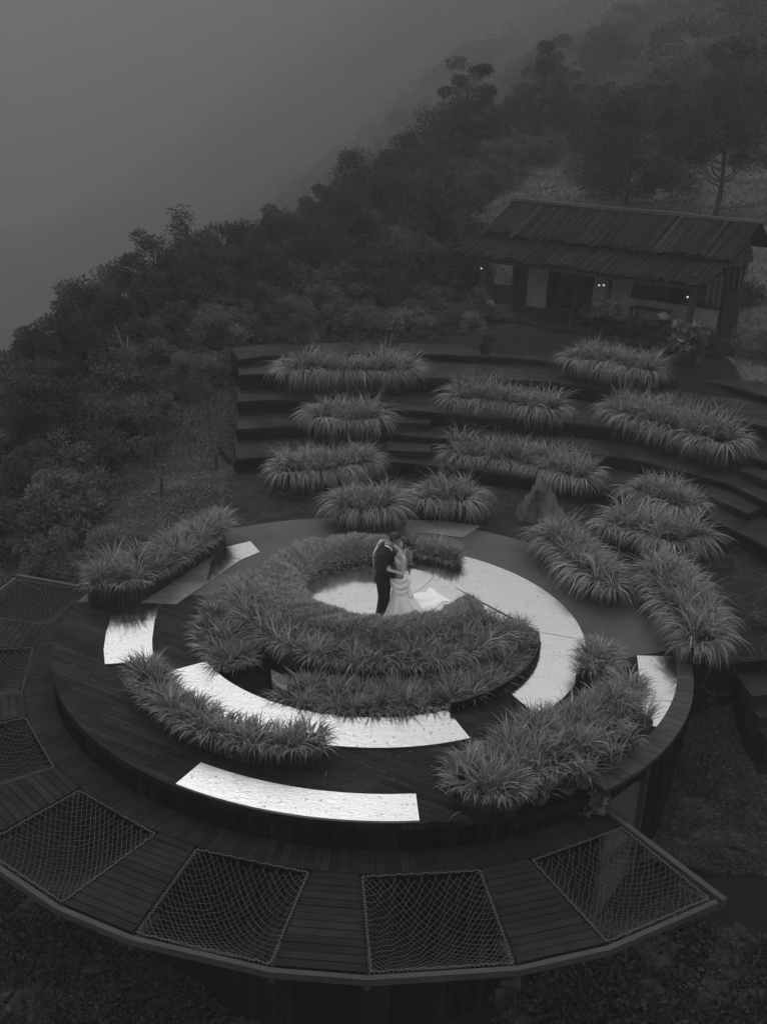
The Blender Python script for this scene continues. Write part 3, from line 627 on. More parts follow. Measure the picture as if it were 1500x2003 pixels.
for k in range(5):
    fr_ = gpoly(fronts[k], TZ[k])
    if k < 4:
        bk_ = gpoly(fronts[k + 1], TZ[k + 1]); nr = []
        for (x, y) in bk_: v = np.array([x, y]) - DC; L_ = np.linalg.norm(v); nr.append(tuple(np.array([x, y]) + v / L_ * .4))
    else:
        nr = []
        for (x, y) in fr_: v = np.array([x, y]) - DC; L_ = np.linalg.norm(v); nr.append(tuple(np.array([x, y]) + v / L_ * 1.6))
    F2 = resample(fr_, .5, False).tolist(); B2 = resample(nr, .5, False).tolist()
    body = MB(); body.prism([tuple(p) for p in F2] + [tuple(p) for p in B2[::-1]], -1.0 if k < 2 else TZ[k] - 1.6, TZ[k] - .07)
    # leave the first metre of the polygon as riser, slab on top
    body.build('riser', MT['riser'], am, loc=(0, -26, 0))
    sl = MB(); ff = [tuple(np.array(p) + (DC - np.array(p)) / np.linalg.norm(DC - np.array(p)) * .02) for p in F2]
    sl.prism(ff + [tuple(p) for p in B2[::-1]], TZ[k] - .068, TZ[k]); sl.build('tread', MT['terrace'], am, loc=(0, -26, 0))
def step(pxs, z, zb):
    s = MB(); s.prism(gpoly(pxs, z), zb, z); s.build('aisle_step', MT['terrace'], am, loc=(0, -26, 0))
step([(756, 881), (842, 884), (842, 868), (756, 862)], .52, .345)
step([(756, 826), (842, 828), (842, 815), (756, 812)], .89, .695)
step([(1330, 985), (1386, 971), (1462, 1005), (1492, 992), (1495, 975), (1400, 940)], .52, .345)
step([(1346, 1022), (1358, 1034), (1420, 1066), (1440, 1052), (1370, 1006), (1350, 1008)], .17, -.01)
step([(1446, 920), (1500, 941), (1600, 985), (1600, 960), (1500, 918), (1456, 905)], .89, .695)
# stairs down at the right edge of the plaza
for k in range(3):
    s = MB(); p = gpoly([(1440 + 12 * k, 1318 + 40 * k), (1640, 1300 + 40 * k), (1640, 1345 + 40 * k), (1470 + 14 * k, 1362 + 42 * k)], -.25 - .22 * k); s.prism(p, -2.0, -.25 - .22 * k)
    if k == 0: stt = empty('garden_stairs', (*p[0], -1)); tag(stt, 'dark stone stairs leading down from the plaza into the garden', 'stairs')
    s.build('tread', MT['terrace'], stt, loc=(-p0s[0], -p0s[1], 1) if k else (-p[0][0], -p[0][1], 1))
    if k == 0: p0s = p[0]
# garden path
gp = MB(); pp = gpoly([(1290, 1728), (1640, 1700), (1640, 1890), (1500, 1850), (1320, 1800), (1250, 1770)], -2.62); gp.prism(pp, -3.4, -2.62); tag(gp.build('garden_path', MT['path']), kind='structure')
# ------------------------------------------------------------ centre beds
def g2(px, py, z=0.0): return tuple(G(px, py, z)[:2])
def bed(label, poly, z, h, L, sp, nb, w=.024, logs=True, grp='plant beds round the couple'):
    return planter(label, poly, z, h, L, sp, nb, w, logs, grp, .1, True)
trench = MB(); trench.prism(arc(KC, 3.2, 0, 360, 72)[:-1], -.55, -.42)
ringstrip(trench, arc(KC, 3.10, 0, 360, 72)[:-1], arc(KC, 3.16, 0, 360, 72)[:-1], -.42, -.11)
tr = trench.build('pond_bottom', MT['soil']); tag(tr, 'dark wet soil bed inside the round curb of the deck', 'soil bed')
cb = MB(); ring_o = arc((0, 0), 3.17, ga(893, 1405), ga(1072, 1275), 30); ring_i = arc((0, 0), 3.11, ga(1072, 1275), ga(893, 1405), 30)
cb.prism(ring_o + ring_i, 0, .17); cbo = cb.build('bed_curb', MT['clad'], loc=(KC[0], KC[1], .006)); tag(cbo, 'dark curved curb at the front right of the round bed', 'curb')
cr = MB(); pts_ = [(*pol((0, 0), 3.14, a), .178 + random.uniform(-.004, .004)) for a in np.linspace(ga(893, 1405), ga(1072, 1275), 60)]; cr.tube(pts_, .012, 5); cr.build('rope_trim', MT['rope'], cbo)
# outer left arm of the spiral
bed('long leaved bed curving round the left of the couple, ending in dark logs', arc(KC, 2.98, 128, 216, 30) + arc(KC, 2.38, 216, 128, 30), -.40, .38, .46, .16, 36)
bed('long leaved bed at the front of the spiral beside the mirror', arc(KC, 2.93, 243, 364, 36) + arc(KC, 2.2, 364, 243, 36), -.28, .28, .48, .17, 36)
bed('raised middle bed of long leaves between the hedge and the front bed', arc(MC + np.array([-.05, -.28]), 2.70, 186, 332, 36) + arc(MC + np.array([-.05, -.05]), 2.12, 332, 186, 36), -.40, .60, .46, .17, 36)
bed('small long leaved bed behind the bride', [g2(802, 1094), g2(850, 1104), g2(898, 1116), g2(890, 1088), g2(850, 1074), g2(802, 1070)], .008, .14, .40, .16, 36)
# fine leaved hedge
hc = MC; he = empty('round_hedge', (hc[0], hc[1], .006)); tag(he, 'low fine leaved hedge curling round the mirror floor', 'hedge')
n = 90000; a = np.radians(RNG.uniform(72, 344, n)); u = RNG.uniform(-1, 1, n)
aw = np.degrees(a); wid = np.interp(aw, [66, 95, 130, 200, 250, 300, 330, 346], [.06, .28, .40, .40, .28, .24, .26, .05])
rc = MR + .04 + wid * 1.0; lump = .02 * np.sin(a * 13 + u * 3) + .02 * np.sin(a * 29 + 2 + 5 * u) + .02 * np.sin(a * 7 + u * 4) + .02 * np.sin(a * 61 + u * 11)
hz_ = .47 * np.sqrt(np.clip(1 - (u * .95) ** 4, 0, 1)) * np.clip(wid / .2, .5, 1) + lump
rr = rc + u * wid * 1.15
zz = hz_ * np.where(RNG.random(n) < .6, 1, RNG.uniform(.1, 1, n))
P_ = np.stack([rr * np.cos(a), rr * np.sin(a), zz], -1)
D = np.stack([u * np.cos(a) * .9, u * np.sin(a) * .9, np.full(n, .9)], -1) + RNG.normal(0, .5, (n, 3))
V, F, T = leaves(P_, D, RNG.uniform(.05, .12, n) * (1 + .5 * (RNG.random(n) < .06)), RNG.uniform(.012, .022, n), np.clip(RNG.normal(1, .2, n) * (1 + lump * 2), .4, 1.6))
fo = mesh_np('foliage', V, F, MT['fine'], T, he); fo['kind'] = 'stuff'
hb = MB(); hb.prism([(x, y) for x, y in arc((0, 0), MR + .46, 90, 335, 40) + arc((0, 0), MR + .08, 335, 90, 40)], 0, .22); hb.build('soil', MT['soil'], he)
# leaning flagstone in the gap of the spiral
fs = MB(); q = [g2(530, 1322), g2(562, 1338), g2(562, 1366), g2(534, 1350)]; fs.prism([tuple(np.array(p) - np.array(q[0])) for p in q], 0, .12)
tag(fs.build('flagstone', MT['rubble'], loc=(*q[0], .006)), 'pale jointed flagstone in the gap of the round bed', 'stone')
# ------------------------------------------------------------ planters on deck and plaza
def lin(pts, n=5):
    P_ = np.array(pts, float); d = np.concatenate([[0], np.cumsum(np.linalg.norm(np.diff(P_, axis=0), axis=1))]); q = np.linspace(0, d[-1], (len(pts) - 1) * n + 1)
    return np.stack([np.interp(q, d, P_[:, i]) for i in (0, 1)], -1)
def strip(front_px, z, depth, back=True):
    """footprint from its visible front edge (photo px) and real depth away from the deck centre"""
    front_px = [list(q) for q in front_px]; front_px[0][0] += 22; front_px[-1][0] -= 24
    f_ = np.array([g2(x, y, z) for x, y in front_px]); f_ = lin(f_, 4)
    v = f_ - DC; v /= np.linalg.norm(v, axis=1)[:, None]
    return [tuple(p) for p in f_] + [tuple(p) for p in (f_ + v * depth)[::-1]]
planter('top left planter on the upper terrace, the longest of the back row', strip([(538, 765), (680, 768), (828, 766)], 1.09, .95), 1.09, .62, 1.0, .25, 34)
planter('short planter at left on the second terrace', strip([(597, 860), (690, 866), (768, 862)], .34, .95), .34, .62, .98, .24, 34)
planter('planter on the plaza at the foot of the left terraces', strip([(532, 958), (640, 955), (745, 938)], 0, .95), 0, .45, .85, .22, 34)
planter('planter at the back rim of the deck behind the couple, left half', strip([(645, 1030), (715, 1036), (788, 1030)], .006, .95), .006, .46, .78, .2, 36)
planter('planter at the back rim of the deck behind the couple, right half', strip([(800, 1012), (870, 1016), (935, 1018)], .006, .85), .006, .46, .78, .2, 36)
planter('planter in the middle of the second terrace below the cabin door', strip([(860, 822), (980, 830), (1105, 846)], .69, .85), .69, .62, 1.0, .24, 34)
planter('long planter on the plaza right of the middle steps', strip([(852, 920), (1000, 935), (1160, 972)], 0, .95), 0, .45, .85, .22, 34)
planter('planter nearest the cabin on the top terrace', strip([(1088, 738), (1170, 748), (1290, 766)], 1.55, .9), 1.55, .58, .98, .22, 34)
planter('long planter on the right of the third terrace', strip([(1166, 846), (1290, 878), (1430, 916)], .69, .95), .69, .62, 1.0, .24, 34)
planter('planter beside the right steps, rear one of the plaza group', strip([(1205, 990), (1280, 1010), (1345, 1030)], .0, .95), 0, .42, .72, .22, 34)
planter('planter in the middle of the plaza group right of the rocks', strip([(1155, 1058), (1240, 1078), (1330, 1100)], 0, 1.0), 0, .45, .85, .22, 34)
planter('planter standing on the concrete walk at the right rear', [g2(1052, 1078), g2(1100, 1122), g2(1150, 1165), g2(1198, 1186), g2(1196, 1150), g2(1160, 1110), g2(1120, 1075), g2(1085, 1055)], .006, .38, .62, .2, 38)
planter('planter along the right rim ending beside the coping', [g2(1262, 1150), g2(1290, 1210), g2(1330, 1262), g2(1345, 1300), g2(1396, 1292), g2(1385, 1240), g2(1350, 1185), g2(1310, 1130)], -.01, .40, .72, .2, 38)
planter('planter along the left rim of the deck by the hillside', [g2(178, 1180), g2(280, 1176), g2(345, 1135), g2(438, 1072), g2(432, 1035), g2(340, 1090), g2(260, 1130), g2(190, 1150)], -.005, .34, .62, .19, 38, hang=.2, spiky=True)
fl = ribbon(lin([g2(276, 1328), g2(325, 1392), g2(405, 1446), g2(500, 1476), g2(628, 1482)], 4), [.36] * 3 + [.46] * 14)
planter('front left planter on the wooden deck beside the white sheets', fl, .006, .24, .48, .17, 36, group='planters on the wooden deck', hang=.2, spiky=True)
fr_px = [(885, 1570), (950, 1588), (1008, 1585), (1040, 1545), (1100, 1528), (1160, 1490), (1215, 1440), (1246, 1392), (1246, 1355), (1220, 1348), (1190, 1385), (1150, 1400), (1070, 1430), (990, 1470), (930, 1510), (890, 1540)]
planter('wide front right planter crowded with long leaves above the window', [g2(*p) for p in fr_px], .006, .24, .52, .17, 38, group='planters on the wooden deck', hang=.2, spiky=True)
planter('small planter clump at the end of the right mirror ring', [g2(1128, 1340), g2(1192, 1340), g2(1196, 1300), g2(1150, 1290)], .006, .26, .5, .17, 36, group='planters on the wooden deck', hang=.2, spiky=True)
# stray long leaves lying on the deck
V, F, T = blades(np.array([(*g2(x, y), .02) for x, y in [(610, 1500), (560, 1495), (520, 1485), (480, 1478), (640, 1510), (390, 1440), (350, 1410), (420, 1450), (250, 1345), (270, 1360), (300, 1385), (230, 1330), (900, 1590), (880, 1560)]]), RNG.uniform(2.2, 4.6, 14), RNG.uniform(.25, .5, 14), np.full(14, .018), np.full(14, 1.25), np.full(14, .45), 6)
so_ = mesh_np('fallen_leaves', V, F, MT['leaf'], T); tag(so_, kind='stuff')
n = 900; a = RNG.uniform(0, 2 * pi, n); r = DR * np.sqrt(RNG.random(n)) * .99
V, F, T = leaves(np.stack([DC[0] + r * np.cos(a), DC[1] + r * np.sin(a), np.full(n, .012)], -1), np.stack([RNG.normal(size=n), RNG.normal(size=n), np.full(n, .05)], -1), RNG.uniform(.015, .05, n), RNG.uniform(.006, .012, n))
V = np.asarray(V).reshape(-1, 3); V[:, 2] = np.maximum(V[:, 2], .006)
Vm, Fm, Tm, nm_ = [V], [F], [T], len(V)
for poly_, z1_ in MPOLY:
    q = np.array(poly_); x0_, y0_ = q.min(0); x1_, y1_ = q.max(0); k_ = int(45 * (x1_ - x0_) * (y1_ - y0_) ** .5 / 2) + 20
    x = RNG.uniform(x0_, x1_, k_); y = RNG.uniform(y0_, y1_, k_); m_ = inpoly(x, y, poly_); x = x[m_]; y = y[m_]
    if len(x) == 0: continue
    a, b, c2_ = leaves(np.stack([x, y, np.full(len(x), z1_ + .004)], -1), np.stack([RNG.normal(size=len(x)), RNG.normal(size=len(x)), np.full(len(x), .04)], -1), RNG.uniform(.012, .06, len(x)), RNG.uniform(.005, .014, len(x)), RNG.uniform(.15, .7, len(x)))
    a[:, 2] = np.maximum(a[:, 2], z1_ + .002); Vm.append(a); Fm.append(b + nm_); Tm.append(c2_); nm_ += len(a)
V, F, T = np.concatenate(Vm), np.concatenate(Fm), np.concatenate(Tm)
tag(mesh_np('leaf_litter', V, F, MT['leaf'], T), kind='stuff')
# potted plants standing at the front right
def pot_plant(label, px, py, z, s=1.0, grp='clay pots in front of the right planter', hgt_=.28):
    p = G(px, py, z); t = empty('potted_plant', (p[0], p[1], z + .001), random.uniform(0, 6)); tag(t, label, 'potted plant', grp); t.scale = (s, s, s)
    b = MB(); R_ = [(.075, 0), (.085, .02), (.115, .17), (.13, .17), (.13, .2), (.112, .2), (.105, .16), (0.0, .16)]
    k = 18; V = [(r * cos(2 * pi * j / k), r * sin(2 * pi * j / k), z_) for r, z_ in R_ for j in range(k)]
    b.add(V, [(i * k + j, i * k + (j + 1) % k, (i + 1) * k + (j + 1) % k, (i + 1) * k + j) for i in range(len(R_) - 1) for j in range(k)] + [tuple(range(k))[::-1]], 1.0)
    b.build('pot', MT['pot'], t)
    V, F, T = clump_blades(np.array([(0, 0), (.04, .02), (-.03, .03)]), .17, 22, hgt_ * 1.7, .02, .05)
    mesh_np('foliage', V, F, MT['leaf'], T, t); return t
for lab, px, py, z in [('clay pot on the lower ledge, nearest the bottom', 1052, 1576, -.19), ('clay pot on the lower ledge below the wide planter, second from the front', 1108, 1556, -.19), ('clay pot beside the small leafy bush on the ledge', 1140, 1538, -.0), ('clay pot at the deck edge near the coping, fourth from the front', 1190, 1505, .002), ('clay pot at the right of the wide planter below the white sheet', 1225, 1470, .002), ('clay pot tucked under the leaves by the right white sheet', 1256, 1432, .002)]:
    pot_plant(lab, px, py, z, 1.05)
# ------------------------------------------------------------ rocks
def rock(label, px, py, z, w, h, peaks, name='boulder', dep=.5):
    c = G(px, py, z); nu, nv = 56, 30
    U, Vv = np.meshgrid(np.linspace(0, 2 * pi, nu, endpoint=False), np.linspace(0, 1, nv))
    prof = (1 - Vv) ** .75
    X = np.cos(U) * prof * w; Y = np.sin(U) * prof * w * dep; Zr = Vv * h
    for (pa, px_, k) in peaks: X = X + px_ * Vv * np.exp(-((np.cos(U) - pa) ** 2) * 2) * w
    nz = .08 * np.sin(5 * U + 7 * Vv) + .06 * np.sin(11 * U - 13 * Vv) + .04 * np.sin(23 * U + 17 * Vv) + RNG.normal(0, .018, U.shape)
    X = X * (1 + nz); Y = Y * (1 + nz * 1.4); Zr = Zr * (1 + .12 * np.sin(3 * U + 1) * Vv) 
    V = np.stack([X, Y, Zr], -1).reshape(-1, 3); idx = np.arange(nu * nv).reshape(nv, nu)
    F = np.stack([idx[:-1], np.roll(idx[:-1], -1, 1), np.roll(idx[1:], -1, 1), idx[1:]], -1).reshape(-1, 4)
    o = mesh_np(name, V, F, MT['rock'], np.ones(len(V)), loc=(c[0], c[1], z - .03), smooth=False); tag(o, label, 'rock'); return o
def peakrock(label, px, py, z, prof, dep, name='boulder'):
    """jagged slab-like rock: outline of heights along x, real thickness in y"""
    c = G(px, py, z); b = []; nu = 48; nv = 18
    xs = np.linspace(prof[0][0], prof[-1][0], nu); hs = np.interp(xs, [p[0] for p in prof], [p[1] for p in prof])
    S = np.linspace(-1, 1, nv); X, Sg = np.meshgrid(xs, S, indexing='ij'); Hh = np.repeat(hs[:, None], nv, 1)
    edge = 1 - ((X - xs.mean()) / (np.ptp(xs) / 2)) ** 4 * .8
    Zz = Hh * np.clip(1 - np.abs(Sg) ** 1.6, 0, 1) ** .8; Yy = Sg * dep * edge * (1 + .15 * np.sin(7 * X))
    nzz = RNG.normal(0, .03, X.shape) + .045 * np.sign(np.sin(X * 11 + Sg * 4)) * np.abs(np.sin(Sg * 6 + X * 3)) + .05 * np.sin(X * 9 - Sg * 7) * np.cos(Sg * 5) + .03 * np.sin(X * 17 + Sg * 5) * np.sin(Sg * 9 + X * 5)
    V = np.stack([X, Yy + nzz, Zz + nzz * 1.2], -1).reshape(-1, 3); idx = np.arange(nu * nv).reshape(nu, nv)
    F = np.stack([idx[:-1, :-1], idx[1:, :-1], idx[1:, 1:], idx[:-1, 1:]], -1).reshape(-1, 4)
    o = mesh_np(name, V, F, MT['rockdark'] if 'outcrop' in name else MT['rock'], np.ones(len(V)), loc=(c[0], c[1], z - .02)); tag(o, label, 'rock'); return o
peakrock('jagged two peaked rock standing on the plaza', 1052, 1012, 0, [(-.52, .02), (-.40, .34), (-.22, .74), (-.12, 1.02), (-.03, 1.05), (.07, .78), (.15, .64), (.27, .70), (.38, .52), (.50, .24), (.64, .02)], .40)
# ------------------------------------------------------------ shrubs and trees
def crown_mesh(name, R, H, n_cl, n_lf, lf, lw, m, low=.1, taper=0.0, hollow=.35, kind='dome'):
    c = []
    while len(c) < n_cl:
        p = RNG.uniform(-1, 1, 3); p[2] = (p[2] + 1) / 2
        rmax = (1 - taper * p[2]) * (1 if kind == 'cone' else math.sqrt(max(0, 1 - (max(0, p[2] - .35) / .68) ** 2)))
        d = math.hypot(p[0], p[1])
        if d > rmax or (d < rmax * hollow and p[2] < .6): continue
        c.append((p[0] * R, p[1] * R, low * H + p[2] * H * (1 - low)))
    c = np.array(c); ci = np.repeat(np.arange(n_cl), n_lf); n = len(ci)
    cs = R * RNG.uniform(.17, .30, n_cl)[ci]
    off = RNG.normal(0, 1, (n, 3)); off /= np.linalg.norm(off, axis=1)[:, None]; off *= (RNG.random(n) ** .4)[:, None]; off[:, 2] = off[:, 2] * .65
    P_ = c[ci] + off * cs[:, None]
    D = off + np.array([0, 0, .25]) + RNG.normal(0, .35, (n, 3))
    tone = np.clip(RNG.normal(1, .28, n) * RNG.uniform(.6, 1.35, n_cl)[ci], .25, 2)
    V, F, T = leaves(P_, D, RNG.uniform(.7, 1.3, n) * lf, RNG.uniform(.7, 1.3, n) * lw, tone)
    me_o = mesh_np(name, V, F, m, T); me = me_o.data; bpy.data.objects.remove(me_o); return me, c
def limb_mesh(c, H, rad, base=(0, 0, 0), fork=.35, k=7, nl=14, bend=.1):
    b = MB(); top = c[:, 2].max(); ctr = c.mean(0); tr_ = [np.array([0, 0, -.3])]
    for i in range(1, 7):
        t = i / 6; tr_.append(np.array([ctr[0] * t + bend * sin(t * 4), ctr[1] * t + bend * .6 * sin(t * 5 + 1), t * top * .9]))
    tr_ = np.array(tr_); b.tube(tr_, np.linspace(rad, rad * .25, 7), k)
    for j in RNG.choice(len(c), min(nl, len(c)), replace=False):
        e = c[j]; t = np.clip((e[2] - H * .12) / (top * .9), fork * .5, .9) * .85; s = np.array([np.interp(t, np.linspace(0, 1, 7), tr_[:, q]) for q in range(3)])
        mid = (s + e) / 2 + np.array([0, 0, -.05 * H]); b.tube([s, mid, e], [rad * .4, rad * .25, rad * .1], 5)
    o = b.build('limbs', MT['bark']); me = o.data; bpy.data.objects.remove(o); return me
PRO = []
for i, (R, H, ncl, nlf, lf, lw) in enumerate([(1.0, 1.5, 60, 190, .11, .038), (1.1, 1.3, 64, 190, .085, .034), (.85, 1.9, 50, 170, .15, .032), (1.15, 1.6, 66, 180, .09, .038), (.9, 1.7, 50, 210, .08, .024)]):
    me, c = crown_mesh('shrub_crown', R, H, ncl, nlf, lf, lw, MT['shrub']); PRO.append((me, limb_mesh(c, H, .045)))
def put(name, cat, label, group, me, lm, p, s, rz, sz=None):
    t = empty(name, tuple(p), rz); t.scale = (s, s, s * (sz or 1)); tag(t, label, cat, group)
    link('crown', me, t); 
    if lm: link('trunk', lm, t)
    return t
# things the scatter must keep clear of
VEG = [(-60, 820), (-60, 790), (40, 735), (130, 655), (300, 600), (420, 520), (520, 440), (620, 360), (700, 290), (820, 240), (900, 210), (1010, 160), (1130, 110), (1250, 60), (1380, 0), (1560, -60), (1560, 240), (1350, 235), (1240, 250), (1130, 285), (1060, 310), (1000, 350), (945, 410), (900, 465), (895, 520), (925, 585), (940, 635), (880, 655), (760, 650), (700, 660), (600, 672), (475, 690), (450, 740), (330, 815), (245, 905), (190, 985), (165, 1080), (60, 1100), (-60, 1130)]
placed = []; tries = 0
while len(placed) < 285 and tries < 9000:
    tries += 1
    px, py = random.uniform(-60, 1560), random.uniform(-60, 1130)
    if not inpoly(px, py, VEG): continue
    p = hit(px, py, 260)
    if p is None: continue
    D_ = p[1]; s = (random.uniform(.75, 1.25) if D_ < 45 else random.uniform(.9, 1.5) if D_ < 62 else random.uniform(1.1, 1.9) if D_ < 80 else random.uniform(1.8, 3.2))
    if any((p[0] - q[0]) ** 2 + (p[1] - q[1]) ** 2 < (.60 * (s + q[3])) ** 2 for q in placed): continue
    # crown reaches up the picture: keep clear of the cabin view
    ux, uy, _ = proj((p[0], p[1], p[2] + 1.2 * s))
    if uy < 655 and 925 < px < 1560 and uy > 385: continue
    ux, uy, _ = proj((p[0], p[1], p[2] + 1.7 * s))
    if inpoly(ux, uy, LAWN_PX) or inpoly(ux + 30, uy, LAWN_PX): continue
    placed.append((p[0], p[1], p[2] - .35 * s, s))
for (x, y, z, s) in placed:
    ki = random.randrange(len(PRO)); me, lm = PRO[ki]; ux, uy, _ = proj((x, y, z + .8 * s))
    zone = ('on the hillside above the cabin' if uy < 330 and ux > 880 else 'on the hill behind the cabin at right' if ux > 1100 else 'at the fog edge of the ridge' if uy < 520 and ux > 430 else 'between the terraces and the ridge' if ux > 470 and uy < 700 else 'at the left edge above the net deck' if uy > 900 else 'on the steep slope left of the grassy bank' if uy > 760 else 'on the crest at the far left')
    put('shrub', 'shrub', ('round small leaved shrub ', 'low spreading shrub ', 'tall narrow leaved shrub ', 'broad dense shrub ', 'fine leaved upright shrub ')[ki] + zone, 'shrubs on the slope', me, lm, (x, y, z), s, random.uniform(0, 6.28), random.uniform(.8, 1.2))
def tree(label, px, py, H, R, kind='dome', ncl=60, nlf=70, lf=.2, lw=.06, low=.3, taper=0.3, rad=.1, name='tree', Y=None, sz=1, nl=16, hollow=.2, cat='tree', m='tree'):
    p = ZY(px, py, Y) if Y else hit(px, py)
    if Y: p[2] = hgt(p[0], p[1])
    me, c = crown_mesh('tree_crown', R, H, ncl, nlf, lf, lw, MT[m], low=low, taper=taper, kind=kind, hollow=hollow)
    return put(name, cat, label, None, me, limb_mesh(c, H, rad, nl=nl, bend=.15), (p[0], p[1], p[2] - .1), 1, random.uniform(0, 6), sz)
tree('broad dense tree directly behind the cabin ridge', 1228, 425, 5.2, 2.8, Y=47, ncl=75, nlf=420, lf=.13, lw=.045, low=.22, taper=.15)
tree('tall tree with a bare forked trunk at the right behind the cabin', 1398, 408, 7.6, 2.3, Y=46, ncl=60, nlf=330, lf=.14, lw=.045, low=.32, taper=.35, rad=.13)
tree('slender tree leaning beside the tall one at right', 1285, 380, 5.6, 1.6, Y=52, ncl=24, nlf=260, lf=.13, lw=.045, low=.4, rad=.08)
tree('layered pine standing on the misty ridge above the path', 1052, 290, 6.6, 2.3, Y=66, kind='cone', ncl=44, nlf=380, lf=.17, lw=.05, taper=.6, low=.25, name='pine_tree', rad=.16)
tree('rounded tree top on the ridge left of the pine', 905, 330, 5.6, 2.0, Y=60, ncl=42, nlf=340, lf=.17, lw=.055, low=.2, taper=.35)
tree('low spreading tree on the ridge, third from the pine', 830, 350, 3.8, 2.4, Y=57, ncl=80, nlf=140, lf=.18, low=.1)
tree('bushy tree on the ridge edge against the fog', 695, 405, 4.2, 1.9, Y=54, ncl=60, nlf=140, lf=.18, low=.1, taper=.4)
tree('leaning tree between the ridge trees and the rock outcrop', 760, 390, 3.4, 1.7, Y=54, ncl=50, nlf=140, lf=.18, low=.1, taper=.3)
tree('pointed tree at the left rising into the fog', 372, 600, 3.7, 1.8, Y=38, kind='cone', ncl=150, nlf=130, lf=.12, lw=.04, low=.0, taper=.85, hollow=0)
tree('small spreading tree right of the pointed one', 470, 570, 2.8, 1.4, Y=41, ncl=50, nlf=80, lf=.17, low=.1)
tree('rounded tree at the far left edge of the slope', 120, 735, 3.2, 1.4, Y=33, ncl=60, nlf=80, lf=.16, low=.05, taper=.4)
tree('dark tree at the top right corner of the hill', 1440, 150, 8.5, 4.0, Y=95, ncl=70, nlf=90, lf=.55, lw=.18, low=.1)
tree('tree on the upper right hillside above the lawn', 1330, 180, 6.5, 3.2, Y=92, ncl=60, nlf=90, lf=.5, lw=.16, low=.1)
tree('wide tree at the right edge beyond the lawn', 1500, 300, 7, 3.0, Y=62, ncl=80, nlf=80, lf=.32, lw=.1, low=.15)
tree('dark rounded tree at the top of the misty hill', 1190, 140, 6.0, 3.4, Y=112, ncl=60, nlf=90, lf=.6, lw=.2, low=.05)
BT = []
for (R_, H_, nc_, nl_, tp_) in ((1.5, 3.4, 46, 300, .4), (1.8, 3.0, 52, 300, .2), (1.3, 4.0, 44, 300, .55), (1.6, 3.6, 40, 330, .3)):
    me, c = crown_mesh('tree_crown', R_, H_, nc_, nl_, .13, .042, MT['tree'], low=.08, taper=tp_, hollow=.15); BT.append((me, limb_mesh(c, H_, .09)))
for (px, py, Y, k_, s_, lab) in [
    (20, 780, 30, 1, 1.0, 'spreading tree cut by the left edge at the fog line'), (75, 740, 32, 0, .9, 'rounded tree beside the one cut by the left edge'), (185, 700, 35, 3, 1.0, 'tree on the crest between the far left tree and the pointed one'),
    (245, 680, 36, 1, 1.0, 'low wide tree on the crest below the fog, left of the pointed tree'), (310, 650, 37, 0, 1.0, 'tree just left of the pointed tree'), (425, 600, 40, 1, 1.0, 'wide tree between the pointed tree and the rock outcrop'),
    (520, 590, 42, 3, 1.0, 'dark tree right under the rock outcrop'), (610, 500, 48, 2, 1.0, 'tall tree right of the rock outcrop on the ridge'), (655, 470, 50, 0, 1.1, 'full tree on the ridge, second from the rock outcrop'),
    (740, 430, 53, 3, 1.1, 'dark tree on the ridge under the leaning one'), (600, 600, 42, 1, 1.0, 'wide dark tree in the wood halfway down behind the terraces'), (690, 560, 45, 0, 1.0, 'rounded tree in the middle of the wood behind the terraces'),
    (780, 520, 47, 2, 1.0, 'upright tree in the wood left of the cabin'), (860, 480, 49, 1, 1.1, 'broad tree at the edge of the pale lawn'), (850, 570, 43, 0, 1.0, 'full dark tree left of the cabin roof'),
    (740, 620, 39, 3, .9, 'dark tree low in the wood above the top left planter'), (500, 660, 38, 1, .9, 'dark tree behind the left end of the top terrace'), (400, 690, 36, 3, .9, 'dark tree on the slope below the pointed tree'),
    (300, 740, 34, 2, .8, 'upright dark tree on the slope left of the terraces'), (150, 790, 30, 0, .8, 'rounded dark tree low on the far left slope'), (930, 340, 60, 1, 1.2, 'spreading tree at the top of the pale lawn'), (980, 310, 63, 0, 1.1, 'rounded tree under the pine'),
    (1110, 285, 66, 2, 1.1, 'upright tree right of the pine'), (1180, 300, 62, 3, 1.2, 'tree above the dense one behind the cabin'), (1330, 270, 66, 1, 1.3, 'broad dark tree beyond the lawn above the cabin'), (1440, 260, 68, 3, 1.4, 'dark tree beyond the lawn near the right edge')]:
    p = ZY(px, py, Y); me, lm = BT[k_]; put('tree', 'tree', lab, 'trees of the ridge wood', me, lm, (p[0], p[1], float(hgt(p[0], p[1])) - .1), s_, random.uniform(0, 6.28))
tree('bushy tree growing at the left end of the cabin', 905, 610, 3.6, 1.1, Y=40.5, ncl=60, nlf=90, lf=.13, lw=.04, low=.0, taper=.25)
tree('leafy bush in front of the left porch post', 945, 640, 1.5, .8, Y=37.2, ncl=40, nlf=90, lf=.10, lw=.03, low=.0, name='bush', cat='bush', m='shrub')
tree('pale leaved bush at the corner of the cabin yard', 920, 660, .75, .55, Y=35.6, ncl=30, nlf=90, lf=.08, lw=.035, low=0, name='bush', cat='bush', m='pale', rad=.03)
tree('broad leaved plant behind the top left planter', 770, 665, .8, .5, Y=34.8, ncl=12, nlf=26, lf=.26, lw=.10, low=0, name='bush', cat='bush', m='shrub', rad=.02)
tree('low leafy bush left of the pale bush in the yard', 820, 650, .9, .8, Y=36, ncl=30, nlf=70, lf=.12, lw=.05, low=0, name='bush', cat='bush', m='shrub', rad=.03)
tree('dark clipped bush in front of the cabin at right', 1395, 710, .9, 1.0, Y=33.2, ncl=50, nlf=80, lf=.07, lw=.03, low=0, name='bush', cat='bush', m='tree', rad=.03)
